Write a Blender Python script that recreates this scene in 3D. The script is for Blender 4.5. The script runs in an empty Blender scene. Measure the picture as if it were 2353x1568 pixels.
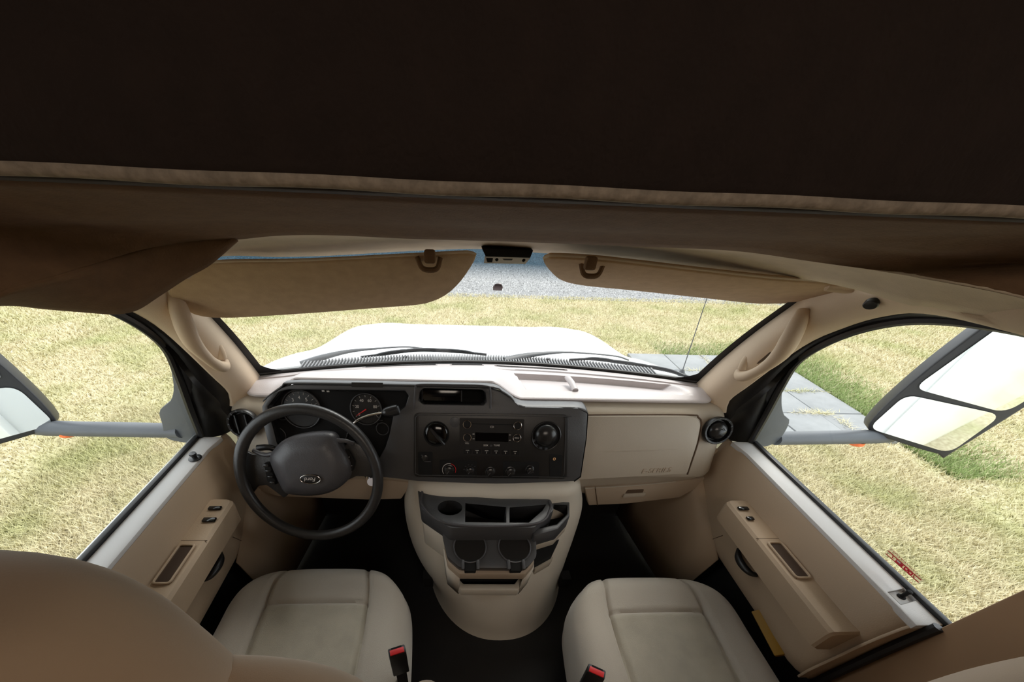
import bpy, bmesh, math, random
import numpy as np
from mathutils import Vector, Matrix

# ------------------------------------------------------------------ camera
# world: X to the right of the cab's centre line, Y forward, Z up from the lawn (metres)
FPX, CX, CY = 795.0, 1080.0, 1138.0            # focal length and principal point (photo px, 2353 x 1568)
CAMLOC = np.array([-0.095, 0.0, 2.0])
R = np.array([[0.99894, -0.0024, 0.0459], [-0.03134, 0.69491, 0.71841], [0.03362, 0.71909, -0.6941]])
scn = bpy.context.scene
cd = bpy.data.cameras.new('camera')
cam = bpy.data.objects.new('camera', cd)
scn.collection.objects.link(cam)
cd.sensor_fit = 'HORIZONTAL'
cd.sensor_width = 36.0
cd.lens = FPX / 2353.0 * 36.0
cd.shift_x = (1176.5 - CX) / 2353.0
cd.shift_y = (CY - 784.0) / 2353.0
cd.clip_start = 0.02
cd.clip_end = 300
rr, uu, ff = R[:, 0], R[:, 1], R[:, 2]
cam.matrix_world = Matrix(((rr[0], uu[0], -ff[0], CAMLOC[0]), (rr[1], uu[1], -ff[1], CAMLOC[1]),
                           (rr[2], uu[2], -ff[2], CAMLOC[2]), (0, 0, 0, 1)))
scn.camera = cam

# ------------------------------------------------------------------ sky, sun, added fill, exposure
world = bpy.data.worlds.new('overcast_sky')
scn.world = world
world.use_nodes = True
wn = world.node_tree
wn.nodes.clear()
wo = wn.nodes.new('ShaderNodeOutputWorld')
bg = wn.nodes.new('ShaderNodeBackground')
bg.inputs[0].default_value = (0.93, 0.97, 1.0, 1)
bg.inputs[1].default_value = 2.0
wn.links.new(bg.outputs[0], wo.inputs[0])
sd = bpy.data.lights.new('sun', 'SUN')
sd.energy = 2.2
sd.angle = math.radians(25)
sd.color = (1.0, 0.95, 0.87)
sun = bpy.data.objects.new('sun', sd)
scn.collection.objects.link(sun)
sun.rotation_euler = (math.radians(-38), math.radians(22), 0)
# added fill light behind the camera, brightens the cab interior
ld = bpy.data.lights.new('coach_fill_light', 'AREA')
ld.shape = 'RECTANGLE'
ld.size = 0.9
ld.size_y = 0.5
ld.energy = 7
ld.color = (1.0, 0.86, 0.72)
lo = bpy.data.objects.new('coach_fill_light', ld)
scn.collection.objects.link(lo)
lo.location = (0.15, -1.1, 2.70)
lo.rotation_euler = (math.radians(12), 0, 0)
scn.view_settings.view_transform = 'Standard'
scn.view_settings.look = 'None'
scn.view_settings.gamma = 1.0
scn.view_settings.use_curve_mapping = False
scn.view_settings.exposure = 0.35
scn.cycles.use_denoising = True
scn.cycles.max_bounces = 10
scn.cycles.transparent_max_bounces = 16
scn.cycles.caustics_reflective = False
scn.cycles.caustics_refractive = False

# ------------------------------------------------------------------ helpers
V = lambda *a: np.array(a, float)


def ray(px, py):
    return R @ V((px - CX) / FPX, -(py - CY) / FPX, 1.0)


def at(px, py, X=None, Y=None, Z=None, plane=None):
    """The point of a known surface that the photo shows at pixel (px, py)."""
    d = ray(px, py)
    if X is not None: t = (X - CAMLOC[0]) / d[0]
    elif Y is not None: t = (Y - CAMLOC[1]) / d[1]
    elif Z is not None: t = (Z - CAMLOC[2]) / d[2]
    else:
        p0, n = plane
        t = (np.array(p0) - CAMLOC) @ np.array(n) / (d @ np.array(n))
    return CAMLOC + d * t


def unit(v):
    v = np.array(v, float)
    return v / (np.linalg.norm(v) + 1e-12)


def cat(pts, n, closed=False):
    """Catmull-Rom resampling of a polyline to n points."""
    P = [np.array(p, float) for p in pts]
    m = len(P)
    if m == 2 and not closed:
        return [P[0] + (P[1] - P[0]) * i / (n - 1) for i in range(n)]
    segs = m if closed else m - 1
    L = [np.linalg.norm(P[(i + 1) % m] - P[i]) for i in range(segs)]
    cum = np.concatenate([[0], np.cumsum(L)])
    out = []
    for k in range(n):
        s = cum[-1] * k / (n if closed else n - 1)
        i = min(int(np.searchsorted(cum, s, side='right')) - 1, segs - 1)
        t = (s - cum[i]) / max(L[i], 1e-9)
        if closed:
            a, b, c, d = P[(i - 1) % m], P[i], P[(i + 1) % m], P[(i + 2) % m]
        else:
            b, c = P[i], P[i + 1]
            a = P[i - 1] if i > 0 else 2 * b - c
            d = P[i + 2] if i + 2 < m else 2 * c - b
        t2, t3 = t * t, t * t * t
        out.append(0.5 * ((2 * b) + (c - a) * t + (2 * a - 5 * b + 4 * c - d) * t2 + (3 * b - a - 3 * c + d) * t3))
    return out


class MB:
    def __init__(s):
        s.v, s.f, s.m = [], [], []

    def add(s, vs, fs, mi=0):
        o = len(s.v)
        s.v += [tuple(float(c) for c in p) for p in vs]
        s.f += [tuple(i + o for i in f) for f in fs]
        s.m += [mi] * len(fs)
        return s

    def grid(s, G, closeu=False, closev=False, flip=False, mi=0):
        nr, nc = len(G), len(G[0])
        vs = [p for r in G for p in r]
        fs = []
        for i in range(nr if closev else nr - 1):
            for j in range(nc if closeu else nc - 1):
                a, b = i * nc + j, i * nc + (j + 1) % nc
                c, d = ((i + 1) % nr) * nc + (j + 1) % nc, ((i + 1) % nr) * nc + j
                fs.append((a, d, c, b) if flip else (a, b, c, d))
        return s.add(vs, fs, mi)

    def box(s, c, h, rot=None, mi=0):
        c = np.array(c, float)
        M = np.eye(3) if rot is None else rot
        vs = [c + M @ (np.array(k) * h) for k in [(-1, -1, -1), (1, -1, -1), (1, 1, -1), (-1, 1, -1), (-1, -1, 1), (1, -1, 1), (1, 1, 1), (-1, 1, 1)]]
        return s.add(vs, [(0, 3, 2, 1), (4, 5, 6, 7), (0, 1, 5, 4), (1, 2, 6, 5), (2, 3, 7, 6), (3, 0, 4, 7)], mi)

    def tube(s, pts, rad, seg=12, closed=False, flat=1.0, up=None, caps=True, mi=0):
        P = [np.array(p, float) for p in pts]
        n = len(P)
        rad = [rad] * n if np.isscalar(rad) else list(rad)
        if len(rad) != n: rad = list(np.interp(np.linspace(0, 1, n), np.linspace(0, 1, len(rad)), rad))
        G = []
        ref = np.array(up, float) if up is not None else V(0, 0, 1)
        prev = None
        for i in range(n):
            a, b = (P[(i - 1) % n], P[(i + 1) % n]) if closed else (P[max(i - 1, 0)], P[min(i + 1, n - 1)])
            t = unit(b - a)
            r0 = ref if (up is not None or prev is None) else prev
            if abs(t @ unit(r0)) > .97: r0 = V(1, 0, 0) if abs(t[0]) < .9 else V(0, 1, 0)
            e1 = unit(r0 - t * (r0 @ t))
            prev = e1
            e2 = np.cross(t, e1)
            G.append([P[i] + rad[i] * (math.cos(w) * e2 + math.sin(w) * e1 * flat) for w in [2 * math.pi * k / seg for k in range(seg)]])
        s.grid(G, closeu=True, closev=closed, mi=mi)
        if caps and not closed:
            o = len(s.v) - n * seg
            s.f.append(tuple(o + k for k in range(seg))); s.m.append(mi)
            s.f.append(tuple(o + (n - 1) * seg + k for k in reversed(range(seg)))); s.m.append(mi)
        return s

    def lathe(s, c, axis, prof, seg=32, mi=0, capend=True, sx=1.0, xd=None):
        a = unit(axis)
        e1 = unit(xd - a * (np.array(xd) @ a)) if xd is not None else unit(np.cross(a, V(0, 0, 1)) if abs(a[2]) < .9 else np.cross(a, V(1, 0, 0)))
        e2 = np.cross(a, e1)
        c = np.array(c, float)
        G = [[c + a * h + r * (math.cos(w) * e1 * sx + math.sin(w) * e2) for w in [2 * math.pi * k / seg for k in range(seg)]] for r, h in prof]
        s.grid(G, closeu=True, mi=mi)
        if capend:
            o = len(s.v) - len(prof) * seg
            s.f.append(tuple(o + (len(prof) - 1) * seg + k for k in range(seg))); s.m.append(mi)
            s.f.append(tuple(o + k for k in reversed(range(seg)))); s.m.append(mi)
        return s

    def build(s, name, mat, parent=None, smooth=38, bevel=0, bseg=2, mods=None, origin=None, fix=True):
        me = bpy.data.meshes.new(name)
        root = parent
        while root is not None and root.parent is not None: root = root.parent
        off = np.array(root.location) if root is not None else (np.array(origin, float) if origin is not None else np.zeros(3))
        me.from_pydata([tuple(np.array(p) - off) for p in s.v], [], s.f)
        mats = mat if isinstance(mat, (list, tuple)) else [mat]
        for m_ in mats: me.materials.append(m_)
        for p, mi in zip(me.polygons, s.m): p.material_index = mi
        bm = bmesh.new()
        bm.from_mesh(me)
        bmesh.ops.remove_doubles(bm, verts=bm.verts, dist=1e-5)
        if fix: bmesh.ops.recalc_face_normals(bm, faces=bm.faces)
        if bevel:
            es = [e for e in bm.edges if len(e.link_faces) == 2 and e.calc_face_angle(0) > math.radians(32)]
            bmesh.ops.bevel(bm, geom=es, offset=bevel, segments=bseg, affect='EDGES', profile=0.5, clamp_overlap=True)
        for f in bm.faces: f.smooth = True
        for e in bm.edges:
            if len(e.link_faces) == 2 and e.calc_face_angle(0) > math.radians(smooth): e.smooth = False
        bm.to_mesh(me)
        bm.free()
        o = bpy.data.objects.new(name, me)
        scn.collection.objects.link(o)
        if parent is not None: o.parent = parent
        elif origin is not None: o.location = tuple(origin)
        if mods: mods(o)
        return o


def plate3(outer, holes, nrm, thick):
    """MB of a flat plate with holes: its face lies on the outline and it is thick behind it."""
    nrm = unit(nrm)
    bm = bmesh.new()
    loops = [outer] + list(holes or [])
    es, rings = [], []
    for lp in loops:
        vs = [bm.verts.new(tuple(p)) for p in lp]
        rings.append(vs)
        for i in range(len(vs)): es.append(bm.edges.new((vs[i], vs[(i + 1) % len(vs)])))
    bmesh.ops.triangle_fill(bm, use_beauty=True, use_dissolve=False, edges=es, normal=tuple(nrm))
    bm.verts.index_update()
    V0 = [np.array(v.co) for v in bm.verts]
    F0 = [tuple(v.index for v in f.verts) for f in bm.faces]
    idx = [[v.index for v in r] for r in rings]
    bm.free()
    m = MB()
    N = len(V0)
    F = F0 + [tuple(i + N for i in reversed(f)) for f in F0]
    for r in idx:
        for i in range(len(r)):
            a, b = r[i], r[(i + 1) % len(r)]
            F.append((a, b, b + N, a + N))
    m.add(V0 + [p - nrm * thick for p in V0], F)
    return m


def roundpoly(pts, r=0.006, seg=4):
    """Rounds the corners of a 3-D polygon."""
    P = [np.array(p, float) for p in pts]
    out = []
    n = len(P)
    for i in range(n):
        a, b, c = P[i - 1], P[i], P[(i + 1) % n]
        la, lc = np.linalg.norm(a - b), np.linalg.norm(c - b)
        k = min(r, la * .45, lc * .45)
        p0, p1 = b + (a - b) / la * k, b + (c - b) / lc * k
        for j in range(seg + 1):
            t = j / seg
            out.append((1 - t) ** 2 * p0 + 2 * t * (1 - t) * b + t * t * p1)
    return out


def lin(c):
    return tuple(((x / 255) / 12.92 if x / 255 <= .04045 else ((x / 255 + .055) / 1.055) ** 2.4) for x in c)


def mat(name, col, rough=.6, var=.08, vs=8, bump=0.0, bs=300, metal=0, spec=.5, sheen=0, detail=2, coat=0, wave=None):
    """Procedural material: base colour (sRGB 0-255) with mild mottling and fine relief."""
    m = bpy.data.materials.new(name)
    m.use_nodes = True
    nt = m.node_tree
    b = nt.nodes['Principled BSDF']
    c = lin(col)
    tc = nt.nodes.new('ShaderNodeTexCoord')
    nz = nt.nodes.new('ShaderNodeTexNoise')
    nz.inputs['Scale'].default_value = vs
    nz.inputs['Detail'].default_value = detail
    nt.links.new(tc.outputs['Object'], nz.inputs['Vector'])
    rp = nt.nodes.new('ShaderNodeValToRGB')
    rp.color_ramp.elements[0].position = .3
    rp.color_ramp.elements[1].position = .7
    rp.color_ramp.elements[0].color = tuple(x * (1 - var) for x in c) + (1,)
    rp.color_ramp.elements[1].color = tuple(min(1, x * (1 + var)) for x in c) + (1,)
    nt.links.new(nz.outputs['Fac'], rp.inputs['Fac'])
    nt.links.new(rp.outputs['Color'], b.inputs['Base Color'])
    b.inputs['Roughness'].default_value = rough
    b.inputs['Metallic'].default_value = metal
    b.inputs['Specular IOR Level'].default_value = spec
    b.inputs['Coat Weight'].default_value = coat
    if sheen:
        b.inputs['Sheen Weight'].default_value = sheen
        b.inputs['Sheen Roughness'].default_value = .5
    if bump:
        n2 = nt.nodes.new('ShaderNodeTexNoise')
        n2.inputs['Scale'].default_value = bs
        n2.inputs['Detail'].default_value = 1
        nt.links.new(tc.outputs['Object'], n2.inputs['Vector'])
        bp = nt.nodes.new('ShaderNodeBump')
        bp.inputs['Strength'].default_value = bump
        bp.inputs['Distance'].default_value = .001
        nt.links.new(n2.outputs['Fac'], bp.inputs['Height'])
        nt.links.new(bp.outputs['Normal'], b.inputs['Normal'])
    return m


def glass(name, tint=(.97, .99, .98), refl=.06, grad=None):
    m = bpy.data.materials.new(name)
    m.use_nodes = True
    nt = m.node_tree
    nt.nodes.clear()
    out = nt.nodes.new('ShaderNodeOutputMaterial')
    mix = nt.nodes.new('ShaderNodeMixShader')
    tr = nt.nodes.new('ShaderNodeBsdfTransparent')
    gl = nt.nodes.new('ShaderNodeBsdfGlossy')
    gl.inputs['Roughness'].default_value = .03
    lw = nt.nodes.new('ShaderNodeLayerWeight')
    lw.inputs['Blend'].default_value = .12
    mul = nt.nodes.new('ShaderNodeMath'); mul.operation = 'MULTIPLY_ADD'
    mul.inputs[1].default_value = .5
    mul.inputs[2].default_value = refl * .5
    nt.links.new(lw.outputs['Fresnel'], mul.inputs[0])
    nt.links.new(mul.outputs[0], mix.inputs[0])
    nt.links.new(tr.outputs[0], mix.inputs[1])
    nt.links.new(gl.outputs[0], mix.inputs[2])
    nt.links.new(mix.outputs[0], out.inputs[0])
    tr.inputs[0].default_value = tuple(tint) + (1,)
    if grad:
        z0, z1, ctop = grad
        geo = nt.nodes.new('ShaderNodeNewGeometry')
        sp = nt.nodes.new('ShaderNodeSeparateXYZ')
        nt.links.new(geo.outputs['Position'], sp.inputs[0])
        mr = nt.nodes.new('ShaderNodeMapRange')
        mr.inputs['From Min'].default_value = z0
        mr.inputs['From Max'].default_value = z1
        nt.links.new(sp.outputs['Z'], mr.inputs['Value'])
        rp = nt.nodes.new('ShaderNodeValToRGB')
        rp.color_ramp.elements[0].color = tuple(tint) + (1,)
        rp.color_ramp.elements[1].color = tuple(ctop) + (1,)
        nt.links.new(mr.outputs[0], rp.inputs[0])
        nt.links.new(rp.outputs[0], tr.inputs[0])
    return m


def empty(name, loc, label, catg, group=None, kind=None):
    o = bpy.data.objects.new(name, None)
    scn.collection.objects.link(o)
    o.location = tuple(float(c) for c in loc)
    o.empty_display_size = .05
    tag(o, label, catg, group, kind)
    return o


def tag(o, label=None, catg=None, group=None, kind=None):
    if label: o['label'] = label
    if catg: o['category'] = catg
    if group: o['group'] = group
    if kind: o['kind'] = kind
    return o


def solid(t, offset=0):
    def f(o):
        md = o.modifiers.new('solid', 'SOLIDIFY')
        md.thickness = t
        md.offset = offset
    return f


def text(name, s, loc, xdir, nrm, size, m, parent, depth=.0004, shear=0, label=None, sx=1.0):
    """Raised lettering standing on a surface; xdir is the reading direction."""
    c = bpy.data.curves.new(name, 'FONT')
    c.body = s
    c.size = size
    c.extrude = depth
    c.shear = shear
    c.align_x = 'CENTER'
    c.align_y = 'CENTER'
    c.materials.append(m)
    tmp = bpy.data.objects.new(name, c)
    scn.collection.objects.link(tmp)
    me = bpy.data.meshes.new_from_object(tmp.evaluated_get(bpy.context.evaluated_depsgraph_get()))
    bpy.data.objects.remove(tmp)
    o = bpy.data.objects.new(name, me)
    scn.collection.objects.link(o)
    x = unit(xdir); n = unit(nrm); x = unit(x - n * (x @ n)); y = np.cross(n, x)
    root = parent
    while root.parent is not None: root = root.parent
    l = np.array(loc) - np.array(root.location)
    o.parent = parent
    o.matrix_local = Matrix(((x[0] * sx, y[0], n[0], l[0]), (x[1] * sx, y[1], n[1], l[1]), (x[2] * sx, y[2], n[2], l[2]), (0, 0, 0, 1)))
    if label: o['label'] = label
    return o


# ------------------------------------------------------------------ materials
M = dict(
    mhouse=mat('mirror_housing_black', (44, 45, 49), .4, .06),
    beige=mat('beige_plastic', (176, 165, 149), .55, .04, 5, .25, 500),
    shell=mat('engine_cover_plastic', (206, 198, 184), .55, .04, 5, .25, 500),
    beige_dark=mat('beige_moulded_plastic', (170, 153, 134), .6, .05, 5, .25, 500),
    door=mat('door_beige_plastic', (172, 150, 126), .6, .05, 4, .3, 400),
    ledge=mat('pale_grey_ledge', (206, 204, 203), .5, .03, 5, .3, 500),
    pad=mat('pad_pale_with_glare', (186, 178, 178), .42, .04, 6, .35, 450),  # charcoal pad; sky glare on its top is put into the pale colour
    char=mat('charcoal_plastic', (70, 70, 72), .42, .05, 6, .25, 500),
    black=mat('black_plastic', (27, 26, 26), .38, .08, 9, .15, 500),
    gloss=mat('gloss_black', (10, 10, 11), .12, .05, 9),
    deep=mat('matt_black', (9, 8, 8), .9, .1, 9),
    knob=mat('knob_black', (34, 34, 35), .25, .05, 9),
    leather=mat('wheel_black', (44, 43, 43), .36, .06, 9, .35, 260),
    hub=mat('hub_grey_vinyl', (72, 71, 74), .4, .05, 9, .45, 320),
    chrome=mat('chrome', (205, 200, 195), .15, .02, 9, metal=1),
    print=mat('white_print', (215, 210, 205), .6, .02),
    red=mat('red_plastic', (225, 48, 50), .4, .05),
    gold=mat('brass_ring', (225, 175, 125), .3, .02, metal=.6),
    seat=mat('grey_beige_cloth', (176, 168, 156), .9, .07, 3, .6, 700, sheen=.3, detail=4),
    seatback=mat('tan_cloth', (170, 146, 120), .95, .07, 5, .2, 900, sheen=.3, detail=4),
    insert=mat('greenish_cloth_insert', (170, 163, 148), .9, .08, 20, .7, 800, sheen=.3, detail=5),
    head=mat('brown_headliner', (112, 86, 62), .95, .1, 60, .6, 350, detail=4),
    rim=mat('headliner_rim', (206, 190, 168), .9, .06, 30, .4, 400),
    visor=mat('visor_cloth', (190, 162, 130), .95, .07, 50, .5, 500, detail=4),
    rubber=mat('black_rubber', (24, 22, 22), .6, .1, 9),
    floor=mat('black_floor_mat', (22, 21, 21), .7, .15, 12, .5, 200),
    pillar=mat('pillar_beige', (222, 200, 174), .6, .03, 5, .2, 500),
    grab=mat('grab_handle_tan', (204, 180, 152), .6, .03, 5, .2, 500),
    white=mat('white_paint', (238, 240, 242), .25, .01, 3, coat=.5),
    arm=mat('grey_mirror_arm', (80, 84, 90), .5, .08, 8, .2, 300),
    wiper=mat('wiper_hazed_grey', (66, 68, 72), .5, .05),  # black wipers greyed in the colour for windscreen haze
    cowl=mat('cowl_grey', (150, 151, 153), .6, .06),
    yellow=mat('dull_yellow', (150, 112, 28), .6, .08),
    amber=mat('amber_lens', (235, 110, 40), .3, .04),
    wood=mat('coach_wall_board', (150, 118, 88), .7, .1, 4),
    ghost=mat('seam_and_shade_dark', (84, 66, 50), .9, .05),
    gask=mat('gasket_black', (16, 15, 18), .45, .05),
)
mir = bpy.data.materials.new('mirror_glass'); mir.use_nodes = True
pb = mir.node_tree.nodes['Principled BSDF']
pb.inputs['Metallic'].default_value = 1; pb.inputs['Roughness'].default_value = .02
pb.inputs['Base Color'].default_value = (.86, .9, .92, 1)
M['mirror'] = mir
M['glass'] = glass('side_glass')
M['screen'] = glass('windscreen_glass', refl=.05, grad=(1.784, 1.828, (.09, .17, .23)))

# =================================================================== THE SETTING
# ------------------------------------------------------------------ ground


def groundmat():
    m = bpy.data.materials.new('dry_lawn')
    m.use_nodes = True
    nt = m.node_tree
    b = nt.nodes['Principled BSDF']
    b.inputs['Roughness'].default_value = .95
    b.inputs['Specular IOR Level'].default_value = .1
    geo = nt.nodes.new('ShaderNodeNewGeometry')

    def noise(sc, det=3):
        n = nt.nodes.new('ShaderNodeTexNoise')
        n.inputs['Scale'].default_value = sc
        n.inputs['Detail'].default_value = det
        nt.links.new(geo.outputs['Position'], n.inputs['Vector'])
        return n.outputs['Fac']

    def ramp(src, p0, p1, c0, c1):
        r = nt.nodes.new('ShaderNodeValToRGB')
        r.color_ramp.elements[0].position = p0; r.color_ramp.elements[1].position = p1
        r.color_ramp.elements[0].color = lin(c0) + (1,); r.color_ramp.elements[1].color = lin(c1) + (1,)
        nt.links.new(src, r.inputs[0])
        return r.outputs[0]

    def mixc(f, a, b_):
        x = nt.nodes.new('ShaderNodeMix'); x.data_type = 'RGBA'
        nt.links.new(f, x.inputs[0]); nt.links.new(a, x.inputs[6]); nt.links.new(b_, x.inputs[7])
        return x.outputs[2]
    straw = ramp(noise(28, 5), .35, .65, (162, 152, 122), (198, 190, 160))
    green = ramp(noise(24, 5), .35, .65, (136, 137, 94), (174, 173, 128))
    f = nt.nodes.new('ShaderNodeMapRange')
    f.inputs['From Min'].default_value = .44; f.inputs['From Max'].default_value = .72
    nt.links.new(noise(1.3, 4), f.inputs[0])
    nt.links.new(mixc(f.outputs[0], straw, green), b.inputs['Base Color'])
    return m


M['lawn'] = groundmat()
g = MB()
NX, NY = 60, 50
g.grid([[V(-14 + 30 * i / NX, -9 + 19.5 * j / NY, 0) for i in range(NX + 1)] for j in range(NY + 1)])
tag(g.build('ground', M['lawn']), 'dry straw-coloured lawn the motorhome stands on', 'lawn', kind='structure')

rnd = np.random.default_rng(4)


def blades(n, x0, x1, y0, y1, h0, h1, w, excl=None, greenish=False):
    x = rnd.uniform(x0, x1, n); y = rnd.uniform(y0, y1, n)
    keep = ~((np.abs(x) < .95) & (y < 2.1)) & ~((np.abs(x) < .7) & (y < 2.2))
    keep &= ~((x > 2.44) & (x < 4.67) & (y > 2.85) & (y < 5.07))
    if excl is not None: keep &= excl(x, y)
    x, y = x[keep], y[keep]; n = len(x)
    a = rnd.uniform(0, 2 * np.pi, n); h = rnd.uniform(h0, h1, n)
    tilt = rnd.uniform(.5, 1.35, n)
    d = rnd.uniform(0, 2 * np.pi, n)
    wx, wy = np.cos(a) * w / 2, np.sin(a) * w / 2
    tx, ty, tz = np.cos(d) * np.sin(tilt) * h, np.sin(d) * np.sin(tilt) * h, np.cos(tilt) * h
    P = np.empty((n, 3, 3))
    P[:, 0] = np.stack([x - wx, y - wy, np.zeros(n)], 1)
    P[:, 1] = np.stack([x + wx, y + wy, np.zeros(n)], 1)
    P[:, 2] = np.stack([x + tx, y + ty, tz + .004], 1)
    return P.reshape(-1, 3)


def rawmesh(name, P, mats):
    n = len(P) // 3
    me = bpy.data.meshes.new(name)
    me.vertices.add(len(P)); me.loops.add(len(P)); me.polygons.add(n)
    me.vertices.foreach_set('co', P.astype(np.float32).ravel())
    me.loops.foreach_set('vertex_index', np.arange(len(P), dtype=np.int32))
    me.polygons.foreach_set('loop_start', np.arange(0, len(P), 3, dtype=np.int32))
    me.polygons.foreach_set('loop_total', np.full(n, 3, dtype=np.int32))
    me.update()
    me.validate()
    me.materials.append(mats)
    o = bpy.data.objects.new(name, me)
    scn.collection.objects.link(o)
    return o


M['blade'] = groundmat()
M['blade'].name = 'dry_grass_blades'
for nd in M['blade'].node_tree.nodes:
    if nd.type == 'VALTORGB':
        for e in nd.color_ramp.elements: e.color = tuple(min(1, c * 1.3) for c in e.color[:3]) + (1,)
gp = np.concatenate([blades(330000, -5.5, 6.5, -.6, 8.05, .03, .085, .011), blades(130000, -12, -5.4, -1, 8.05, .04, .09, .016), blades(130000, 6.4, 13, -1, 8.05, .04, .09, .016), blades(150000, -3.6, -0.9, -.3, 3.4, .03, .075, .008),
                     blades(150000, .9, 4.4, -.3, 3.6, .03, .075, .008)])
tag(rawmesh('grass', gp, M['blade']), 'short dry yellow-green grass blades around the cab', 'grass', kind='stuff')
# greener strip beside the paved pad
M['green'] = mat('fresh_green_grass', (134, 150, 92), .9, .25, 26, detail=4)
def fade(x, y):
    r = rnd.uniform(0, 1, len(x))
    return r < np.exp(-np.maximum(np.maximum(x - 4.67, y - 5.07), 0) / .28)


gg = np.concatenate([blades(70000, 4.6, 5.6, 2.3, 5.4, .04, .10, .010, fade), blades(12000, 3.0, 5.2, 5.05, 5.6, .03, .08, .010, fade)])
tag(rawmesh('grass', gg, M['green']), 'fresh bright green grass strip along the edge of the paved pad', 'grass', kind='stuff')

# gravel road beyond the lawn
m = mat('gravel', (124, 124, 125), .95, .45, 38, .8, 60, detail=6)
g = MB()
edge = [V(-14 + 1.0 * i, 8.0 + .12 * math.sin(i * 1.7) + .08 * math.sin(i * 3.1) + (.0 if i < 15 else .06 * (i - 15)), .004) for i in range(31)]
g.grid([edge, [V(p[0], 40, .004) for p in edge]])
tag(g.build('road', m), 'grey gravel drive beyond the far edge of the lawn', 'road', kind='structure')
st = []
for k in range(90000):
    x, y = rnd.uniform(-11, 13), 7.9 + rnd.uniform(0, 1) ** 1.4 * 9
    r_ = rnd.uniform(.012, .035)
    a = rnd.uniform(0, 6.28, 3)
    c = V(x, y, .004)
    tri = [c + r_ * V(math.cos(a[0] + t), math.sin(a[0] + t), 0) for t in (0, 2.1, 4.2)]
    top = c + V(rnd.uniform(-.3, .3) * r_, rnd.uniform(-.3, .3) * r_, r_ * .8)
    for i in range(3): st += [tri[i], tri[(i + 1) % 3], top]
tag(rawmesh('gravel', np.array(st), mat('gravel_stones', (160, 159, 158), .9, .55, 30, detail=5)), 'loose pale gravel stones on the drive', 'gravel', kind='stuff')

# paved pad: 4 x 4 concrete slabs
pad = empty('path', (3.55, 3.96, 0), 'pad of pale grey concrete slabs on the lawn by the passenger side', 'paving', kind='structure')
mp = mat('concrete_slab', (130, 132, 133), .9, .08, 7, .4, 120, detail=5)
random.seed(3)
for i in range(4):
    for j in range(4):
        cx_, cy_ = 2.735 + .55 * i, 3.135 + .55 * j
        b = MB().box((cx_ + random.uniform(-.004, .004), cy_, .012 + random.uniform(0, .006)), (.269, .269, .022))
        b.build('paver', mp, pad, bevel=.006)
tf = np.concatenate([blades(0, 0, 1, 0, 1, .1, .1, .01)] + [
    np.concatenate([(lambda n, sx, sy: (lambda x, y, a, h, d: np.stack([np.stack([x - np.cos(a) * .004, y - np.sin(a) * .004, x * 0 + .03], 1),
     np.stack([x + np.cos(a) * .004, y + np.sin(a) * .004, x * 0 + .03], 1),
     np.stack([x + np.cos(d) * h, y + np.sin(d) * h, .03 + h * .35], 1)], 1).reshape(-1, 3))(
        cx_ + rnd.normal(0, sx, n), cy_ + rnd.normal(0, sy, n), rnd.uniform(0, 6.28, n), rnd.uniform(.03, .12, n), rnd.uniform(0, 6.28, n)))(nn, sx, sy)])
    for cx_, cy_, sx, sy, nn in [(4.11, 3.41, .10, .02, 160), (3.95, 3.41, .12, .012, 80), (4.25, 3.2, .03, .1, 90), (4.3, 3.95, .2, .012, 160), (3.3, 4.5, .15, .012, 90), (3.56, 4.75, .02, .15, 100), (3.8, 3.96, .2, .01, 90)]])
tag(rawmesh('grass', tf, M['blade']), 'dry grass tufts sprouting from the joints between the slabs', 'grass', kind='stuff')

# ------------------------------------------------------------------ cab shell
g = MB().box((0, .3, .77), (1.0, .95, .012))
tag(g.build('floor', M['floor'], origin=(0, .3, .77)), 'black rubber cab floor between and under the seats', 'floor', kind='structure')
g = MB().box((0, 1.13, 1.05), (.80, .012, .28))
tag(g.build('wall_front', M['deep']), 'black firewall at the back of the footwells', 'wall', kind='structure')
for s, nm in ((-1, 'left'), (1, 'right')):
    g = MB()
    g.box((s * .835, .008, 1.42), (.035, .254, .66))       # B pillar panel behind the door
    g.box((s * .97, -.31, 1.6), (.17, .012, .85))         # step out to the coach
    g.box((s * 1.16, -1.95, 1.75), (.02, 1.62, 1.0))      # coach side wall
    tag(g.build('wall_' + nm, M['wood'], bevel=.008), 'brown lining of the coach side wall behind the %s seat' % ('driver' if s < 0 else 'passenger'), 'wall', kind='structure')
tag(MB().box((0, -3.58, 1.75), (1.18, .02, 1.0)).build('wall_back', M['wood']), 'brown rear wall lining of the coach', 'wall', kind='structure')
tag(MB().box((0, -1.95, .79), (1.18, 1.65, .012)).build('floor', M['wood']), 'brown coach floor behind the cab', 'floor', kind='structure')
tag(MB().box((0, -1.6, 2.78), (1.18, 2.0, .012)).build('ceiling', M['wood']), 'coach ceiling behind and above the cab', 'ceiling', kind='structure')


# windscreen surface: base curve and header curve
def ws_base(x): return V(x, 1.245 - .424 * x * x, 1.472 + .075 * x * x)
def ws_top(x): return V(x * .93, .925 - .40 * (x * .93) ** 2, 1.888 - .05 * x * x)
def ws(x, t):
    a, b = ws_base(x), ws_top(x)
    return a + (b - a) * t + V(0, .018, .0) * math.sin(math.pi * t)


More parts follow.
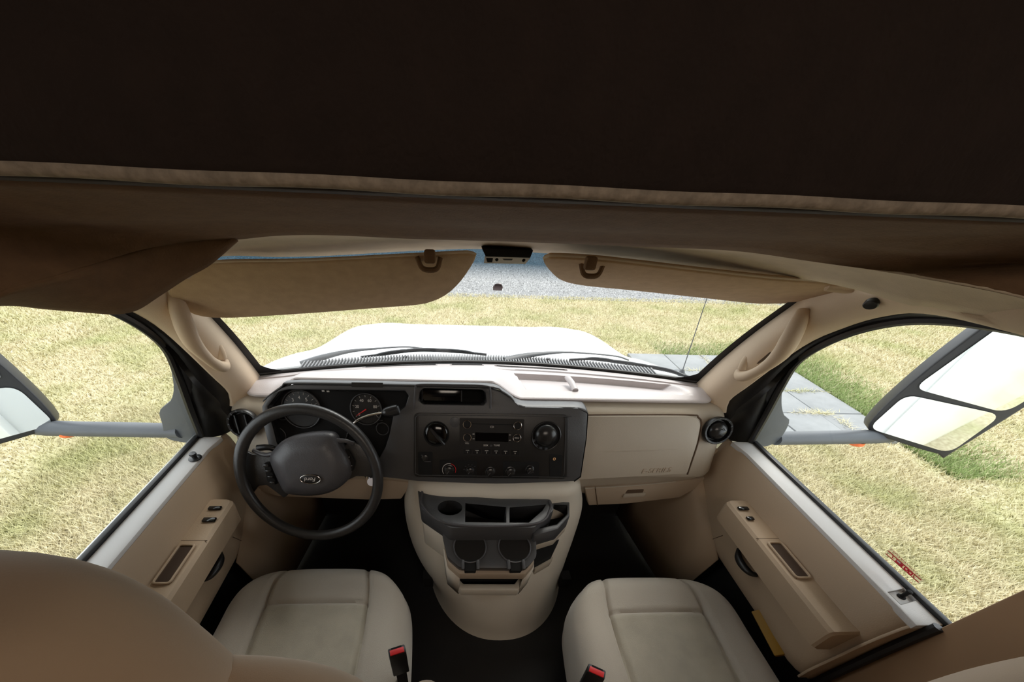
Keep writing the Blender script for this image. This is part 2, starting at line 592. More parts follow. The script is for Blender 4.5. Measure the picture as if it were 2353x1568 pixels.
root = empty('window_1', (0, 1.1, 1.47), 'wide curved windscreen with a blue tinted top band and black edge', 'windscreen', kind='structure')
g = MB().grid([[ws(-.71 + 1.42 * i / 40, j / 12) for i in range(41)] for j in range(13)])
g.build('glass_pane', M['screen'], root)
g = MB()
rim_pts = [ws(-.70 + 1.40 * i / 30, -.005) for i in range(31)]
g.tube([p + V(0, -.003, .004) for p in rim_pts], .0065, 8)
g.build('gasket', M['gask'], root)
for s in (-1, 1):
    g = MB()
    g.grid([[ws(s * (.674 + .006 * t), t) + V(0, -.004, 0) for t in np.linspace(-.02, 1, 14)], [ws(s * .705, t) + V(0, -.004, 0) for t in np.linspace(-.02, 1, 14)]])
    # rounded lower corner
    cn = [ws(s * (.680 - .095 * (1 - math.sin(a))), .16 * (1 - math.cos(a))) + V(0, -.004, 0) for a in np.linspace(0, math.pi / 2, 12)]
    g.add(cn + [ws(s * .69, -.02) + V(0, -.004, 0)], [(k, k + 1, 12) for k in range(11)])
    g.build('frit_band', M['gask'], root)

# ------------------------------------------------------------------ headliner (the cab ceiling) up to the over-cab bunk
fold_px = [(-260, 770, .36), (-60, 700, .40), (23, 663, .42), (133, 632, .46), (232, 602, .50), (331, 572, .54), (431, 552, .58), (544, 545, .61), (640, 536, .62), (759, 535, .62), (937, 543, .62),
           (1146, 549, .62), (1340, 556, .62), (1478, 562, .62), (1686, 571, .60), (1863, 595, .56), (2054, 624, .50), (2137, 638, .47), (2300, 668, .42), (2500, 720, .38)]
fold = cat([at(a, b, Y=y) for a, b, y in fold_px], 90)


def lateral(y, z, dz=0):
    return [V(-1.1 + 2.2 * i / 89, y, z) for i in range(90)]


def follow(dy, dz, k=1.0):
    return [p + V(0, dy, dz) for p in fold]


mid1 = []
for p, q in zip(fold, cat([V(-1.1, .43, 1.985), V(0, .44, 1.984), V(1.1, .43, 1.985)], 90)):
    mid1.append(V(p[0] * 1.12 + (0 if abs(p[0]) < .4 else (p[0] - math.copysign(.4, p[0])) * .6), .445 - .35 * max(0, abs(p[0]) - .30) ** 1.5, 1.958 - .05 * max(0, abs(p[0]) - .3)))
stripe_lo = [V(-1.1 + 2.2 * i / 89, .352, 1.9815) for i in range(90)]
stripe_mid = [V(-1.1 + 2.2 * i / 89, .338, 1.984) for i in range(90)]
stripe_hi = [V(-1.1 + 2.2 * i / 89, .331, 1.996) for i in range(90)]
wall_a = [V(-1.1 + 2.2 * i / 89, .331, 2.03) for i in range(90)]
wall_b = [V(-1.1 + 2.2 * i / 89, .345, 2.12) for i in range(90)]
wall_c = [V(-1.1 + 2.2 * i / 89, .345, 2.78) for i in range(90)]
cols = [cat([fold[i], fold[i] * .5 + mid1[i] * .5 + V(0, 0, .004), mid1[i], stripe_lo[i]], 14) for i in range(90)]
g = MB().grid([[cols[i][k] for i in range(90)] for k in range(len(cols[0]))])
hl = g.build('ceiling', M['head'], mods=solid(.006, 0), smooth=60)
tag(hl, 'brown cloth headliner rising from above the windscreen to the over-cab bunk', 'headliner', kind='structure')
g = MB().grid([stripe_lo, stripe_mid, stripe_hi, wall_a, wall_b, wall_c])
M['bunk'] = mat('bunk_cloth_shaded', (44, 33, 28), .95, .12, 40, .8, 260, detail=5)  # dark colour carries the shade on this unlit face
tag(g.build('wall_front', M['bunk'], mods=solid(.006, 0), smooth=70), 'cloth-covered face of the over-cab bunk above the headliner, its shade painted in dark brown', 'bunk front', kind='structure')
g = MB().tube([V(-1.1 + 2.2 * i / 89, .335, 1.9865 + .0006 * math.sin(i * .9)) for i in range(90)], .0048, 12)
tag(g.build('trim_3', mat('edge_cloth_highlight', (158, 146, 130), .95, .25, 120, .9, 260, detail=5)), 'thin cloth roll along the lower edge of the over-cab bunk, its highlight painted pale', 'edge trim', kind='structure')  # highlight on the roll is put into its pale colour
# pale rim from the fold down to the windscreen header
low_px = [(430, 640, .60), (497, 588, .72), (640, 588, .79), (759, 585, .83), (937, 575, .875), (1100, 570, .89), (1240, 579, .88), (1329, 586, .87), (1448, 595, .85), (1567, 609, .81), (1746, 628, .75), (1835, 636, .71), (1943, 657, .64), (2000, 672, .61), (2086, 697, .56), (2137, 702, .54), (2300, 735, .48), (2500, 790, .43)]
low = cat([at(a, b, Y=y) for a, b, y in low_px], 80)
up_ = cat([at(a, b, Y=y) for a, b, y in fold_px[6:]], 80)
g = MB().grid([[(up_[i] * (1 - t) + low[i] * t) + V(0, 0, .010 * math.sin(math.pi * t)) for i in range(80)] for t in np.linspace(0, 1, 8)])
tag(g.build('trim_1', M['rim'], mods=solid(.004, 0)), 'pale beige windscreen header trim below the headliner fold', 'header trim', kind='structure')
# side flange on the driver's side, nearer than the visor
fl_top = [at(a, b, Y=y) for a, b, y in fold_px[:8]]
fl_bot = [at(a, b, Y=y) for a, b, y in [(-260, 760, .40), (-60, 705, .43), (23, 697, .46), (99, 705, .49), (190, 713, .52), (262, 718, .54), (312, 709, .555), (365, 676, .57), (430, 634, .585), (481, 605, .60), (544, 549, .61)]]
A_, B_ = cat(fl_top, 50), cat(fl_bot, 50)
g = MB().grid([[A_[i] * (1 - t) + B_[i] * t + V(0, -.006 * math.sin(math.pi * t), 0) for i in range(50)] for t in np.linspace(0, 1, 8)])
tag(g.build('trim_2', M['head'], mods=solid(.006, 0)), 'brown side flange of the headliner hanging over the driver door window', 'header trim', kind='structure')
# roof skin and over-cab bunk outside
g = MB()
g.grid([[V(x, y, z) for x in np.linspace(-1.12, 1.12, 3)] for y, z in [(.95, 1.93), (.62, 2.0), (.36, 2.04)]])
g.box((0, .3, 2.42), (1.14, .72, .39))
for s in (-1, 1):
    g.box((s * 1.205, -2.0, 1.75), (.02, 1.76, 1.1))
    g.box((s * 1.0, -.28, 1.45), (.215, .02, .85))
bunk_holes = True
g2 = MB()
# outer coach skin as open shells, so the inside stays hollow
for s in (-1, 1):
    g2.box((s * 1.205, -2.0, 1.70), (.02, 1.78, 1.15))
    g2.box((s * 1.01, -.265, 1.45), (.205, .018, .85))
    g2.box((s * .905, -.005, 1.35), (.028, .235, .72))
    g2.box((s * 1.16, .40, 2.42), (.02, .78, .40))
    g2.box((s * 1.192, -1.9, .95), (.02, 1.6, .03))
g2.box((0, 1.18, 2.42), (1.16, .02, .40))
g2.box((0, -1.3, 2.83), (1.18, 2.45, .02))
g2.box((0, .86, 2.03), (1.16, .31, .015))
g2.box((-.98, .35, 2.03), (.19, .5, .015))
g2.box((.98, .35, 2.03), (.19, .5, .015))
tag(g2.build('coach_body', M['white'], bevel=.01), 'white coach body of the motorhome seen in the door mirrors', 'motorhome body', kind='structure')
# window and trim details on the outside of the coach (seen in the mirrors)
for s in (-1, 1):
    g = MB().box((s * 1.228, -1.9, 1.75), (.006, .45, .28))
    tag(g.build('window_2' if s < 0 else 'window_3', M['gloss'], bevel=.004), 'dark coach side window on the %s side' % ('driver' if s < 0 else 'passenger'), 'window', kind='structure')

# =================================================================== PILLAR TRIMS with grab handles
for s in (-1, 1):
    nm = 'driver' if s < 0 else 'passenger'
    lab = ('beige windscreen pillar trim on the driver side, partly behind the sun visor' if s < 0 else 'beige windscreen pillar trim on the passenger side with a long grab handle')
    root = empty('pillar_trim', (s * .69, .95, 1.50), lab, 'pillar trim', 'windscreen pillar trims')
    inner = [ws(s * .692, t) + V(0, -.007, 0) for t in (-.10, 0, .12, .35, .6, .8, .97)] + [V(s * .62, .60, 1.892), V(s * .60, .30, 1.91)]
    outer = [V(s * .735, .915, 1.47), V(s * .716, .908, 1.515), V(s * .708, .865, 1.585), V(s * .705, .79, 1.717), V(s * .692, .715, 1.785), V(s * .675, .645, 1.827), V(s * .655, .57, 1.852), V(s * .648, .45, 1.862), V(s * .645, .20, 1.868)]
    I_, O_ = cat(inner, 40), cat(outer, 40)
    G = []
    for t in np.linspace(0, 1, 9):
        G.append([I_[i] * (1 - t) + O_[i] * t + V(-s * .022, -.018, 0) * math.sin(math.pi * t) * (1 if i < 28 else .4) for i in range(40)])
    G.append([p + V(s * .03, .02, -.004) for p in G[-1]])
    g = MB().grid(G)
    g.build('pillar_cover', M['pillar'], root, mods=solid(.004, 0), smooth=50)
    # grab handle: flat bar with two hooked ends standing proud of the trim
    def tp(a, t, lift):
        i = a * 39; i0 = min(int(i), 38); w = i - i0
        p = (I_[i0] * (1 - w) + I_[i0 + 1] * w) * (1 - t) + (O_[i0] * (1 - w) + O_[i0 + 1] * w) * t
        return p + V(-s * .022, -.018, 0) * math.sin(math.pi * t) + V(-s * .62, -.78, 0) * lift
    sm_ = V(s, 1, 1)
    hx = lambda px, py, X: at(px, py, X=X) * sm_
    hp = [hx(1716, 828, .692), hx(1702, 850, .680), hx(1700, 864, .672), (hx(1724, 862, .662)), hx(1760, 842, .655), hx(1795, 812, .650), hx(1820, 772, .642), hx(1837, 735, .638), hx(1848, 713, .642)]
    g = MB().tube(cat(hp, 50), [.009, .0115, .013, .013, .012, .014, .0175, .019, .017, .012], 14)
    g.build('grab_handle', M['grab'], root)
    g = MB().tube(cat([hx(1706, 848, .672), hx(1716, 828, .672), hx(1729, 806, .674)], 12), [.011, .012, .011, .007], 12)
    g.build('handle_foot', M['grab'], root)
    g = MB().tube(cat([hx(1722, 846, .682), hx(1755, 825, .678), hx(1783, 795, .672)], 10), [.002, .004, .001], 8)
    g.build('handle_shadow', M['ghost'], root)  # dark tube painted in as the shadow between handle and trim
    c = at(2002, 699, X=.628) * V(s, 1, 1)
    g = MB().lathe(c, V(-s * .5, -.5, -.6), [(.010, -.004), (.0105, .002), (.009, .0035), (.004, .003), (.001, .003)], 20)
    g.build('screw_cap', M['black'], root)

# =================================================================== DASHBOARD
PF = (V(0, .87, 1.50), unit(V(0, -1, .381)))          # face of the charcoal panels
NF = PF[1]
UF = unit(V(0, .381, 1))                              # "up" along that face
PG = (V(0, .888, 1.50), NF)                           # beige face, slightly further away


def F(px, py, off=0): return at(px, py, plane=PF) + NF * off
def Gp(px, py, off=0): return at(px, py, plane=PG) + NF * off


dash = empty('dashboard', (0, .95, 1.2), 'long dashboard, beige with charcoal centre panels, across the cab front', 'dashboard')
# beige body: a lofted profile across the cab
prof = [V(0, 1.02, 1.475), V(0, .955, 1.492), V(0, .925, 1.488), V(0, .900, 1.475), V(0, .883, 1.45), V(0, .868, 1.41), V(0, .846, 1.35), V(0, .824, 1.295), V(0, .826, 1.285), V(0, .848, 1.275), V(0, .856, 1.24), V(0, .862, 1.185), V(0, .875, 1.165), V(0, .95, 1.16), V(0, 1.14, 1.18)]
xs = [-.752, -.75, -.742, -.725, -.70, -.5, -.24]
xr = [.30, .5, .70, .725, .742, .75, .752]


def endscale(x):
    a = abs(x)
    return 0 if a < .70 else min(1, (a - .70) / .052)


def bodycols(X):
    G = []
    for x in X:
        e = endscale(x)
        k = 1 - math.sqrt(max(0, 1 - e * e))
        c = V(0, 1.0, 1.36)
        pr_ = [V(0, max(p[1], .99), p[2]) if (-.615 < x < .278 and 1 <= n_ <= 8) else p for n_, p in enumerate(prof)]
        G.append([V(x, 0, 0) + V(0, p[1], p[2]) + (V(0, c[1], c[2]) - V(0, p[1], p[2])) * k * .38 for p in pr_])
    return G


body = MB()
body.grid(bodycols([-.752, -.751, -.748, -.742, -.733, -.72, -.70, -.617, -.613, -.45, -.3, -.1, .1, .276, .28, .45, .6, .70, .72, .733, .742, .748, .751, .752]))
for X in (-.752, .752):
    col = bodycols([X])[0]
    body.add(col, [tuple(range(len(col)))])
body.build('dash_body', M['beige'], dash, smooth=50)

# upper pad (height field), with the instrument hood and the passenger tray


def sstep(a, b, x):
    t = min(1, max(0, (x - a) / (b - a)))
    return t * t * (3 - 2 * t)


def hood(x):
    return sstep(-.622, -.53, x) * (1 - sstep(.005, .108, x))


NXp, NYp = 260, 70
G = []
for j in range(NYp + 1):
    t = j / NYp
    row = []
    for i in range(NXp + 1):
        x = -.693 + 1.386 * i / NXp
        a = abs(x)
        endy = .05 * max(0, (a - .66) / .033) ** 2 if a > .66 else 0
        fr = V(x, .930 + endy * .3, 1.503 + .050 * hood(x))
        bk = ws_base(x) + V(0, -.014, -.004)
        if a > .66: bk = bk + V(0, 0, 0)
        p = fr * (1 - t) + bk * t
        crown = .010 * math.sin(math.pi * min(1, t * 1.2)) if t < .83 else .004
        p = p + V(0, 0, crown * (1 - hood(x) * .3))
        # tray recess
        u0 = sstep(.128 - .03 * t, .134 - .03 * t, x) * (1 - sstep(.600 - .06 * (t - .2), .640 - .06 * (t - .2), x))
        v0 = sstep(.16, .19, t) * (1 - sstep(.66, .69, t))
        p[2] -= .020 * u0 * v0 * (.35 + .65 * sstep(.2, .6, t))
        # defroster slot
        for (xa, xb, tt) in ((-.40, -.155, .93), (-.11, .01, .93), (.05, .30, .93)):
            if xa < x < xb and abs(t - tt) < .018: p[2] -= .012
        row.append(p)
    G.append(row)
pm = MB().grid(G)
lipf = [G[0][i] for i in range(NXp + 1)]
pm.grid([[p for p in lipf], [p + V(0, -.004, -.003) for p in lipf], [p + V(0, -.004, -.008) for p in lipf], [p + V(0, .004, -.012) for p in lipf], [p + V(0, .03, -.014) for p in lipf]])
for ii in (0, NXp):
    side = [G[j][ii] for j in range(NYp + 1)]
    pm.grid([side, [p + V(0, 0, -.012) for p in side]])
pd = pm.build('upper_pad', M['pad'], dash, smooth=45)
tag(pd, 'grainy grey pad on top of the dashboard')
for (xa, xb) in ((-.40, -.155), (-.11, .01), (.05, .30)):
    g = MB()
    pts = []
    for k in range(12):
        x = xa + .006 + (xb - xa - .012) * k / 11
        t = .93
        fr = V(x, .930, 1.503 + .05 * hood(x)); bk = ws_base(x) + V(0, -.014, -.004)
        pts.append(fr * (1 - t) + bk * t + V(0, 0, .0045))
    g.grid([[p + V(0, -.004, .0005) for p in pts], [p + V(0, .004, .0005) for p in pts]])
    g.build('defroster_slot', M['deep'], dash)
# divider bar in the tray
b0, b1 = at(1304, 868, Z=1.505), at(1322, 898, Z=1.505)
g = MB().tube([b0, b0 * .5 + b1 * .5 + V(0, 0, .004), b1], .010, 10, flat=.8)
g.build('tray_divider', M['pad'], dash)

# charcoal instrument and centre panel
outer = [F(*p) for p in [(601, 935), (614, 912), (648, 891), (672, 884), (950, 888), (1125, 892), (1150, 900), (1175, 916), (1196, 935), (1328, 938), (1351, 950), (1347, 1010), (1334, 1096), (1318, 1107), (1140, 1114), (960, 1107), (905, 1100), (860, 1096), (660, 1096), (618, 1030), (604, 975)]]
clus = [F(*p) for p in [(615, 935), (641, 901), (662, 896), (930, 899), (938, 910), (930, 935), (903, 955), (894, 1000), (885, 1028), (860, 1072), (665, 1066), (636, 1018)]]
cub = [F(*p) for p in [(974, 893), (1106, 896), (1115, 903), (1117, 924), (1110, 931), (972, 929), (963, 921), (965, 901)]]
pl = plate3(outer, [clus, cub], NF, .035)
cp = pl.build('centre_panel', M['char'], dash, bevel=.004)
tag(cp, 'charcoal instrument and radio surround')
# top lip of that panel back to the pad
lip_px = [(603, 922), (616, 909), (648, 888), (672, 881), (950, 886), (1125, 890), (1152, 899), (1178, 916), (1200, 936), (1330, 940), (1352, 952)]
A_ = cat([F(*p) for p in lip_px], 60)
B_ = []
for p in A_:
    x = p[0] * .985 + .002
    B_.append(V(x, .945, 1.490 + .05 * hood(x)))
G = [[A_[i] * (1 - t) + B_[i] * t + V(0, -.004, .006) * math.sin(math.pi * t) for i in range(60)] for t in np.linspace(0, 1, 7)]
MB().grid(G).build('panel_lip', M['char'], dash, mods=solid(.003, -1))

# right side wall of the charcoal panel
A_ = [F(1352, 952), F(1348, 1010), F(1335, 1097), F(1320, 1108)]
g = MB().grid([A_, [p - NF * .05 for p in A_]])
g.build('panel_side', M['char'], dash)


def ring2(c, n, r, tube, seg=40):
    a = unit(n); e1 = unit(np.cross(a, V(0, 0, 1))); e2 = np.cross(a, e1)
    return MB().tube([c + r * (math.cos(w) * e1 + math.sin(w) * e2) for w in np.linspace(0, 2 * math.pi, seg, endpoint=False)], tube, 8, closed=True)


# instrument cluster in its recess
REC = .045
cb = [p - NF * REC for p in clus]
cl = empty_root = None
g = MB().grid([clus + [clus[0]], cb + [cb[0]]])
g.add(cb, [tuple(range(len(cb)))])
clobj = g.build('instrument_cluster', M['deep'], dash, smooth=20)
tag(clobj, 'black instrument cluster recessed behind the steering wheel')


def rec(px, py, off=.004):
    return at(px, py, plane=(PF[0] - NF * REC, NF)) + NF * off


def dial(px, py, r, nums, start, step, rednum=None):
    c = rec(px, py)
    g = MB().lathe(c, NF, [(r * 1.08, -.002), (r * 1.08, .004), (r, .006), (r * .96, .002), (.0001, .002)], 40)
    g.build('gauge_dial', M['black'], clobj)
    ring2(c + NF * .006, NF, r * 1.03, .0016).build('gauge_ring', M['char'], clobj)
    e1, e2 = V(1, 0, 0), UF
    tk = MB()
    for k in range(len(nums) * 2 - 1):
        w = math.radians(start - step * k / 2)
        d = math.cos(w) * e1 + math.sin(w) * e2
        tk.tube([c + NF * .003 + d * r * .80, c + NF * .003 + d * r * .93], .0005, 4)
    tk.build('gauge_ticks', M['print'], clobj)
    for k, s_ in enumerate(nums):
        w = math.radians(start - step * k)
        d = math.cos(w) * e1 + math.sin(w) * e2
        text('gauge_number', s_, c + NF * .003 + d * r * .62, e1, NF, r * .26, M['print'], clobj)
    return c


c1 = dial(695, 940, .052, ['1', '2', '3', '4', '5', '6', '7'], 200, 36)
c2 = dial(843, 940, .043, ['0', '20', '40', '60', '80', '100'], 215, 50)
e1 = V(1, 0, 0)
MB().tube([c2 + NF * .005, c2 + NF * .005 + unit(-e1 * .8 - UF * .5) * .034], [.002, .0007], 6).build('gauge_needle', M['red'], clobj)
MB().tube([c1 + NF * .005, c1 + NF * .005 + unit(-e1 * .9 - UF * .3) * .040], [.002, .0007], 6).build('gauge_needle', M['red'], clobj)
for (px, py, r) in ((640, 1000, .024), (880, 985, .018), (650, 950, .018)):
    c = rec(px, py)
    ring2(c + NF * .003, NF, r, .0013).build('gauge_ring', M['char'], clobj)
for k in range(6):
    c = rec(746 + 11 * k, 897.5 + (k % 2), .012)
    MB().box(c, (.0035, .001, .0022)).build('warning_lamp', M['print' if k in (0, 1) else 'knob'], clobj)
for k, (px, py) in enumerate(((848, 966), (875, 966), (838, 975), (851, 975), (872, 973))):
    MB().box(rec(px, py, .004), (.006, .0006, .0012)).build('cluster_marking', M['char'], clobj)

# cubby above the radio
g = MB()
cubb = [p - NF * .06 for p in cub]
g.grid([cub + [cub[0]], cubb + [cubb[0]]])
g.add(cubb, [tuple(range(len(cubb)))])
cbo = g.build('storage_slot', M['deep'], dash, smooth=20)
tag(cbo, 'small open slot above the radio')
r3 = cat([F(952, 940), F(955, 893, .003), F(964, 884, .004), F(1040, 884.5, .004), F(1114, 887, .004), F(1126, 897, .003), F(1127, 939)], 60)
MB().tube(r3, .0028, 8).build('slot_rim', M['hub'], cbo)
g = plate3([F(*p, -.012) for p in [(970, 896), (1060, 898), (1059, 925), (970, 923)]], [], NF, .03)
g.build('slot_blank', M['gloss'], cbo, bevel=.002)
MB().tube([F(969, 897, -.010), F(969, 923, -.010)], .0007, 6).build('slot_edge', M['hub'], cbo)
MB().tube([F(1061, 899, -.010), F(1061, 925, -.010)], .0007, 6).build('slot_edge', M['hub'], cbo)
# black label strip on the hood
plate3([F(*p, .001) for p in [(808, 879), (880, 880), (880, 891), (808, 890)]], [], NF, .001).build('hood_blank', M['black'], dash)

# black control panel with radio
po = roundpoly([F(*p, .0035) for p in [(951, 949), (1306, 953), (1302, 1101), (951, 1096)]], .016, 5)
tile = plate3(po, [], NF, .005).build('control_panel', M['black'], dash, bevel=.0015)
tag(tile, 'black control panel with radio and heater controls')
bord = roundpoly([F(*p, .0045) for p in [(955, 953), (1299, 957), (1295, 1096), (955, 1091)]], .014, 6)
MB().tube(cat(bord + [bord[0]], 160), .0011, 6).build('panel_bead', M['char'], tile)


def disc(name, px, py, r, h, m, parent, off=.0035, seg=32, dome=0):
    c = F(px, py, off)
    pr = [(r, 0), (r, h * .8), (r * .9, h)]
    if dome: pr = [(r, 0)] + [(r * math.cos(a), h * .3 + dome * math.sin(a)) for a in np.linspace(0, 1.45, 10)]
    return MB().lathe(c, NF, pr, seg).build(name, m, parent)


# left rotated vent knob
disc('vent_ring', 1003, 997, .037, .003, M['deep'], tile)
k1 = disc('vent_barrel', 1003, 996, .033, .012, M['gloss'], tile, dome=.010)
a_, b_ = F(990, 981, .024), F(1021, 1017, .024)
MB().tube([a_, (a_ + b_) / 2 + NF * .004, b_], [.004, .006, .004], 8).build('vent_bar', M['knob'], tile)
disc('switch_blank', 1045, 970, .0145, .003, M['char'], tile)
# right ball vent
disc('vent_ring', 1254, 1002, .043, .002, M['deep'], tile)
ring2(F(1254, 1002, .006), NF, .0415, .0025).build('vent_rim', M['knob'], tile)
MB().lathe(F(1253, 1000, .004), NF, [(.034 * math.cos(a), .022 * math.sin(a)) for a in np.linspace(0, 1.5, 14)], 36).build('vent_ball', M['knob'], tile)
for w in range(200, 300, 25):
    d = math.cos(math.radians(w)) * e1 + math.sin(math.radians(w)) * UF
    MB().box(F(1254, 1002, .006) + d * .038, (.004, .002, .003)).build('vent_tooth', M['arm'], tile)
# radio
rp_ = roundpoly([F(*p, .0045) for p in [(1056, 960), (1204, 963), (1202, 1048), (1056, 1046)]], .003, 3)
radio = plate3(rp_, [], NF, .003).build('radio', M['black'], tile)
MB().tube([F(1084, 973.5, .005), F(1177, 976, .005)], .0017, 6, flat=.5).build('disc_slot', M['deep'], radio)
plate3([F(*p, .0052) for p in [(1092, 993), (1168, 995), (1167, 1015), (1092, 1013)]], [], NF, .001).build('radio_display', M['gloss'], radio)
for (px, py) in ((1073, 974), (1188, 977), (1073.5, 1004), (1186.5, 1005)):
    c = F(px, py, .0055)
    MB().lathe(c, NF, [(.0105, -.001), (.0105, .004), (.009, .0055), (.0001, .0055)], 24).build('radio_knob', M['knob'], radio)
    ring2(c + NF * .005, NF, .0112, .0011, 28).build('knob_ring', M['chrome'], radio)
text('radio_print', 'CD', F(1130, 981, .0055), e1, NF, .008, M['print'], radio)
text('radio_print', 'SEEK', F(1116, 1023, .0055), e1, NF, .007, M['print'], radio)
text('radio_print', 'TUNE', F(1141, 1023, .0055), e1, NF, .007, M['print'], radio)
MB().box(F(1128, 1023.5, .0055), (.0035, .0004, .0035)).build('radio_key', M['hub'], radio)
text('radio_print', 'VOL', F(1073, 1018, .0055), e1, NF, .006, M['print'], radio)
text('radio_print', 'MENU', F(1186, 1005, .0115), e1, NF, .005, M['print'], radio)
for k in range(6):
    px, py = 1074 + 21.8 * k, 1036 + .5 * k
    plate3(roundpoly([F(px - 9, py - 5, .0058), F(px + 9, py - 5, .0058), F(px + 9, py + 6, .0058), F(px - 9, py + 6, .0058)], .002, 2), [], NF, .001).build('preset_key', M['knob'], radio)
    MB().box(F(px, py - 2, .0062), (.005, .0003, .0007)).build('preset_mark', M['print'], radio)
    text('radio_print', str(k + 1), F(px, py + 2.5, .0062), e1, NF, .007, M['print'], radio)
for (px, py) in ((1088, 997), (1088, 1008), (1171, 999), (1171, 1011)):
    MB().box(F(px, py, .0055), (.0028, .0003, .0011)).build('radio_mark', M['print'], radio)
# lower controls
for pts in ([(960, 1038), (994, 1038), (994, 1092), (962, 1092)], [(1010, 1056), (1096, 1058), (1096, 1096), (1012, 1094)], [(1155, 1060), (1238, 1061), (1238, 1099), (1155, 1098)], [(1262, 1043), (1292, 1045), (1288, 1098), (1262, 1096)]):
    q = roundpoly([F(*p, .0048) for p in pts], .005, 3)
    plate3(q, [], NF, .001).build('control_recess', M['deep'], tile)
for (px, py, r, h) in ((1032, 1079, .0135, .012), (1080, 1080, .011, .010), (1126, 1083, .013, .010), (1172, 1083, .0135, .011), (1216, 1078, .0115, .014)):
    c = F(px, py, .0045)
    kn = MB().lathe(c, NF, [(r * 1.25, 0), (r * 1.2, .002), (r, .003), (r * .92, h), (r * .8, h + .001), (.0001, h + .001)], 28).build('control_knob', M['knob'], tile)
    d = unit(-e1 * .6 - UF * .8)
    MB().tube([c + NF * (h + .001), c + NF * (h + .001) + d * r * .9], .0009, 6).build('knob_pointer', M['hub'], kn)
cc = F(1032, 1079, .006)
arc = lambda a0, a1, r: [cc + r * (math.cos(math.radians(a)) * e1 + math.sin(math.radians(a)) * UF) for a in np.linspace(a0, a1, 20)]
MB().tube(arc(215, 75, .020), .0008, 6).build('dial_arc', M['print'], tile)
MB().tube(arc(72, -25, .020), .0008, 6).build('dial_arc', M['red'], tile)
for k in range(5):
    w = math.radians(170 - 32 * k)
    MB().box(F(1080, 1080, .006) + .018 * (math.cos(w) * e1 + math.sin(w) * UF), (.0025, .0004, .0009)).build('fan_mark', M['hub'], tile)
MB().tube([F(968, 1045, .006), F(982, 1048, .006)], .0012, 6).build('switch_mark', M['hub'], tile)
MB().tube([F(976, 1060, .006), F(990, 1060, .006)], .0012, 6).build('switch_mark', M['hub'], tile)
MB().lathe(F(977, 1052, .0045), NF, [(.010, 0), (.010, .003), (.008, .004), (.0001, .004)], 24).build('power_socket', M['knob'], tile)
ring2(F(1272.5, 1054, .006), NF, .0034, .0013, 20).build('socket_ring', M['gold'], tile)

# beige glove box lid
gl_ = [Gp(*p, .004) for p in [(1300, 957), (1585, 957), (1601, 962), (1608, 975), (1600, 1015), (1577, 1088), (1300, 1103)]]
gb = plate3(roundpoly(gl_, .008, 3), [], NF, .02).build('glove_box_lid', M['beige'], dash, bevel=.003)
gap = cat([Gp(*p, .0006) for p in [(1335, 954), (1450, 953.5), (1587, 954), (1604, 959.5), (1611.5, 973), (1604, 1016), (1579, 1091)]], 70)
MB().tube(gap, .0026, 6).build('lid_gap', M['ghost'], dash)
MB().tube(cat([Gp(1370, 1038.5, .004), Gp(1470, 1035, .0045), Gp(1570, 1031, .004)], 12), [.0005, .0018, .0018, .0005], 8).build('lid_crease', M['beige'], gb)
text('embossed_lettering', 'E-SERIES', Gp(1506, 1081, .0045), Gp(1560, 1079) - Gp(1450, 1085), NF, .021, M['beige_dark'], gb, depth=.0012, shear=.25, sx=1.25)
# lower compartment under the glove box
PL = (V(0, .852, 1.22), unit(V(0, -1, .12)))
L = lambda px, py, off=0: at(px, py, plane=PL) + PL[1] * off
q = [L(*p, .006) for p in [(1343, 1121), (1450, 1114), (1545, 1106), (1635, 1094), (1612, 1112), (1560, 1142), (1440, 1156), (1352, 1160)]]
lb = plate3(q, [], PL[1], .03).build('lower_bin', M['beige_dark'], dash, bevel=.004)
MB().tube([L(1366, 1117, .007), L(1372, 1159, .007)], .0014, 6).build('bin_seam', M['ghost'], lb)
MB().tube(cat([L(1343, 1120, .006), L(1450, 1114, .007), L(1550, 1105, .006)], 12), .0022, 8).build('bin_edge', M['beige'], lb)
plate3(roundpoly([L(*p, .0075) for p in [(1440, 1124), (1478, 1122), (1474, 1131), (1434, 1134)]], .004, 3), [], PL[1], .002).build('bin_latch', M['ghost'], lb)
plate3(roundpoly([L(*p, .012) for p in [(1431, 1132), (1482, 1129), (1476, 1137), (1428, 1140)]], .004, 3), [], PL[1], .008).build('latch_lip', M['beige'], lb, bevel=.002)
# beige lower panel under the steering column
q = [L(*p, .004) for p in [(560, 1075), (640, 1100), (850, 1100), (905, 1104), (948, 1109), (922, 1146), (850, 1148), (640, 1140), (575, 1120)]]
plate3(q, [], PL[1], .03).build('lower_panel', M['beige_dark'], dash, bevel=.004)

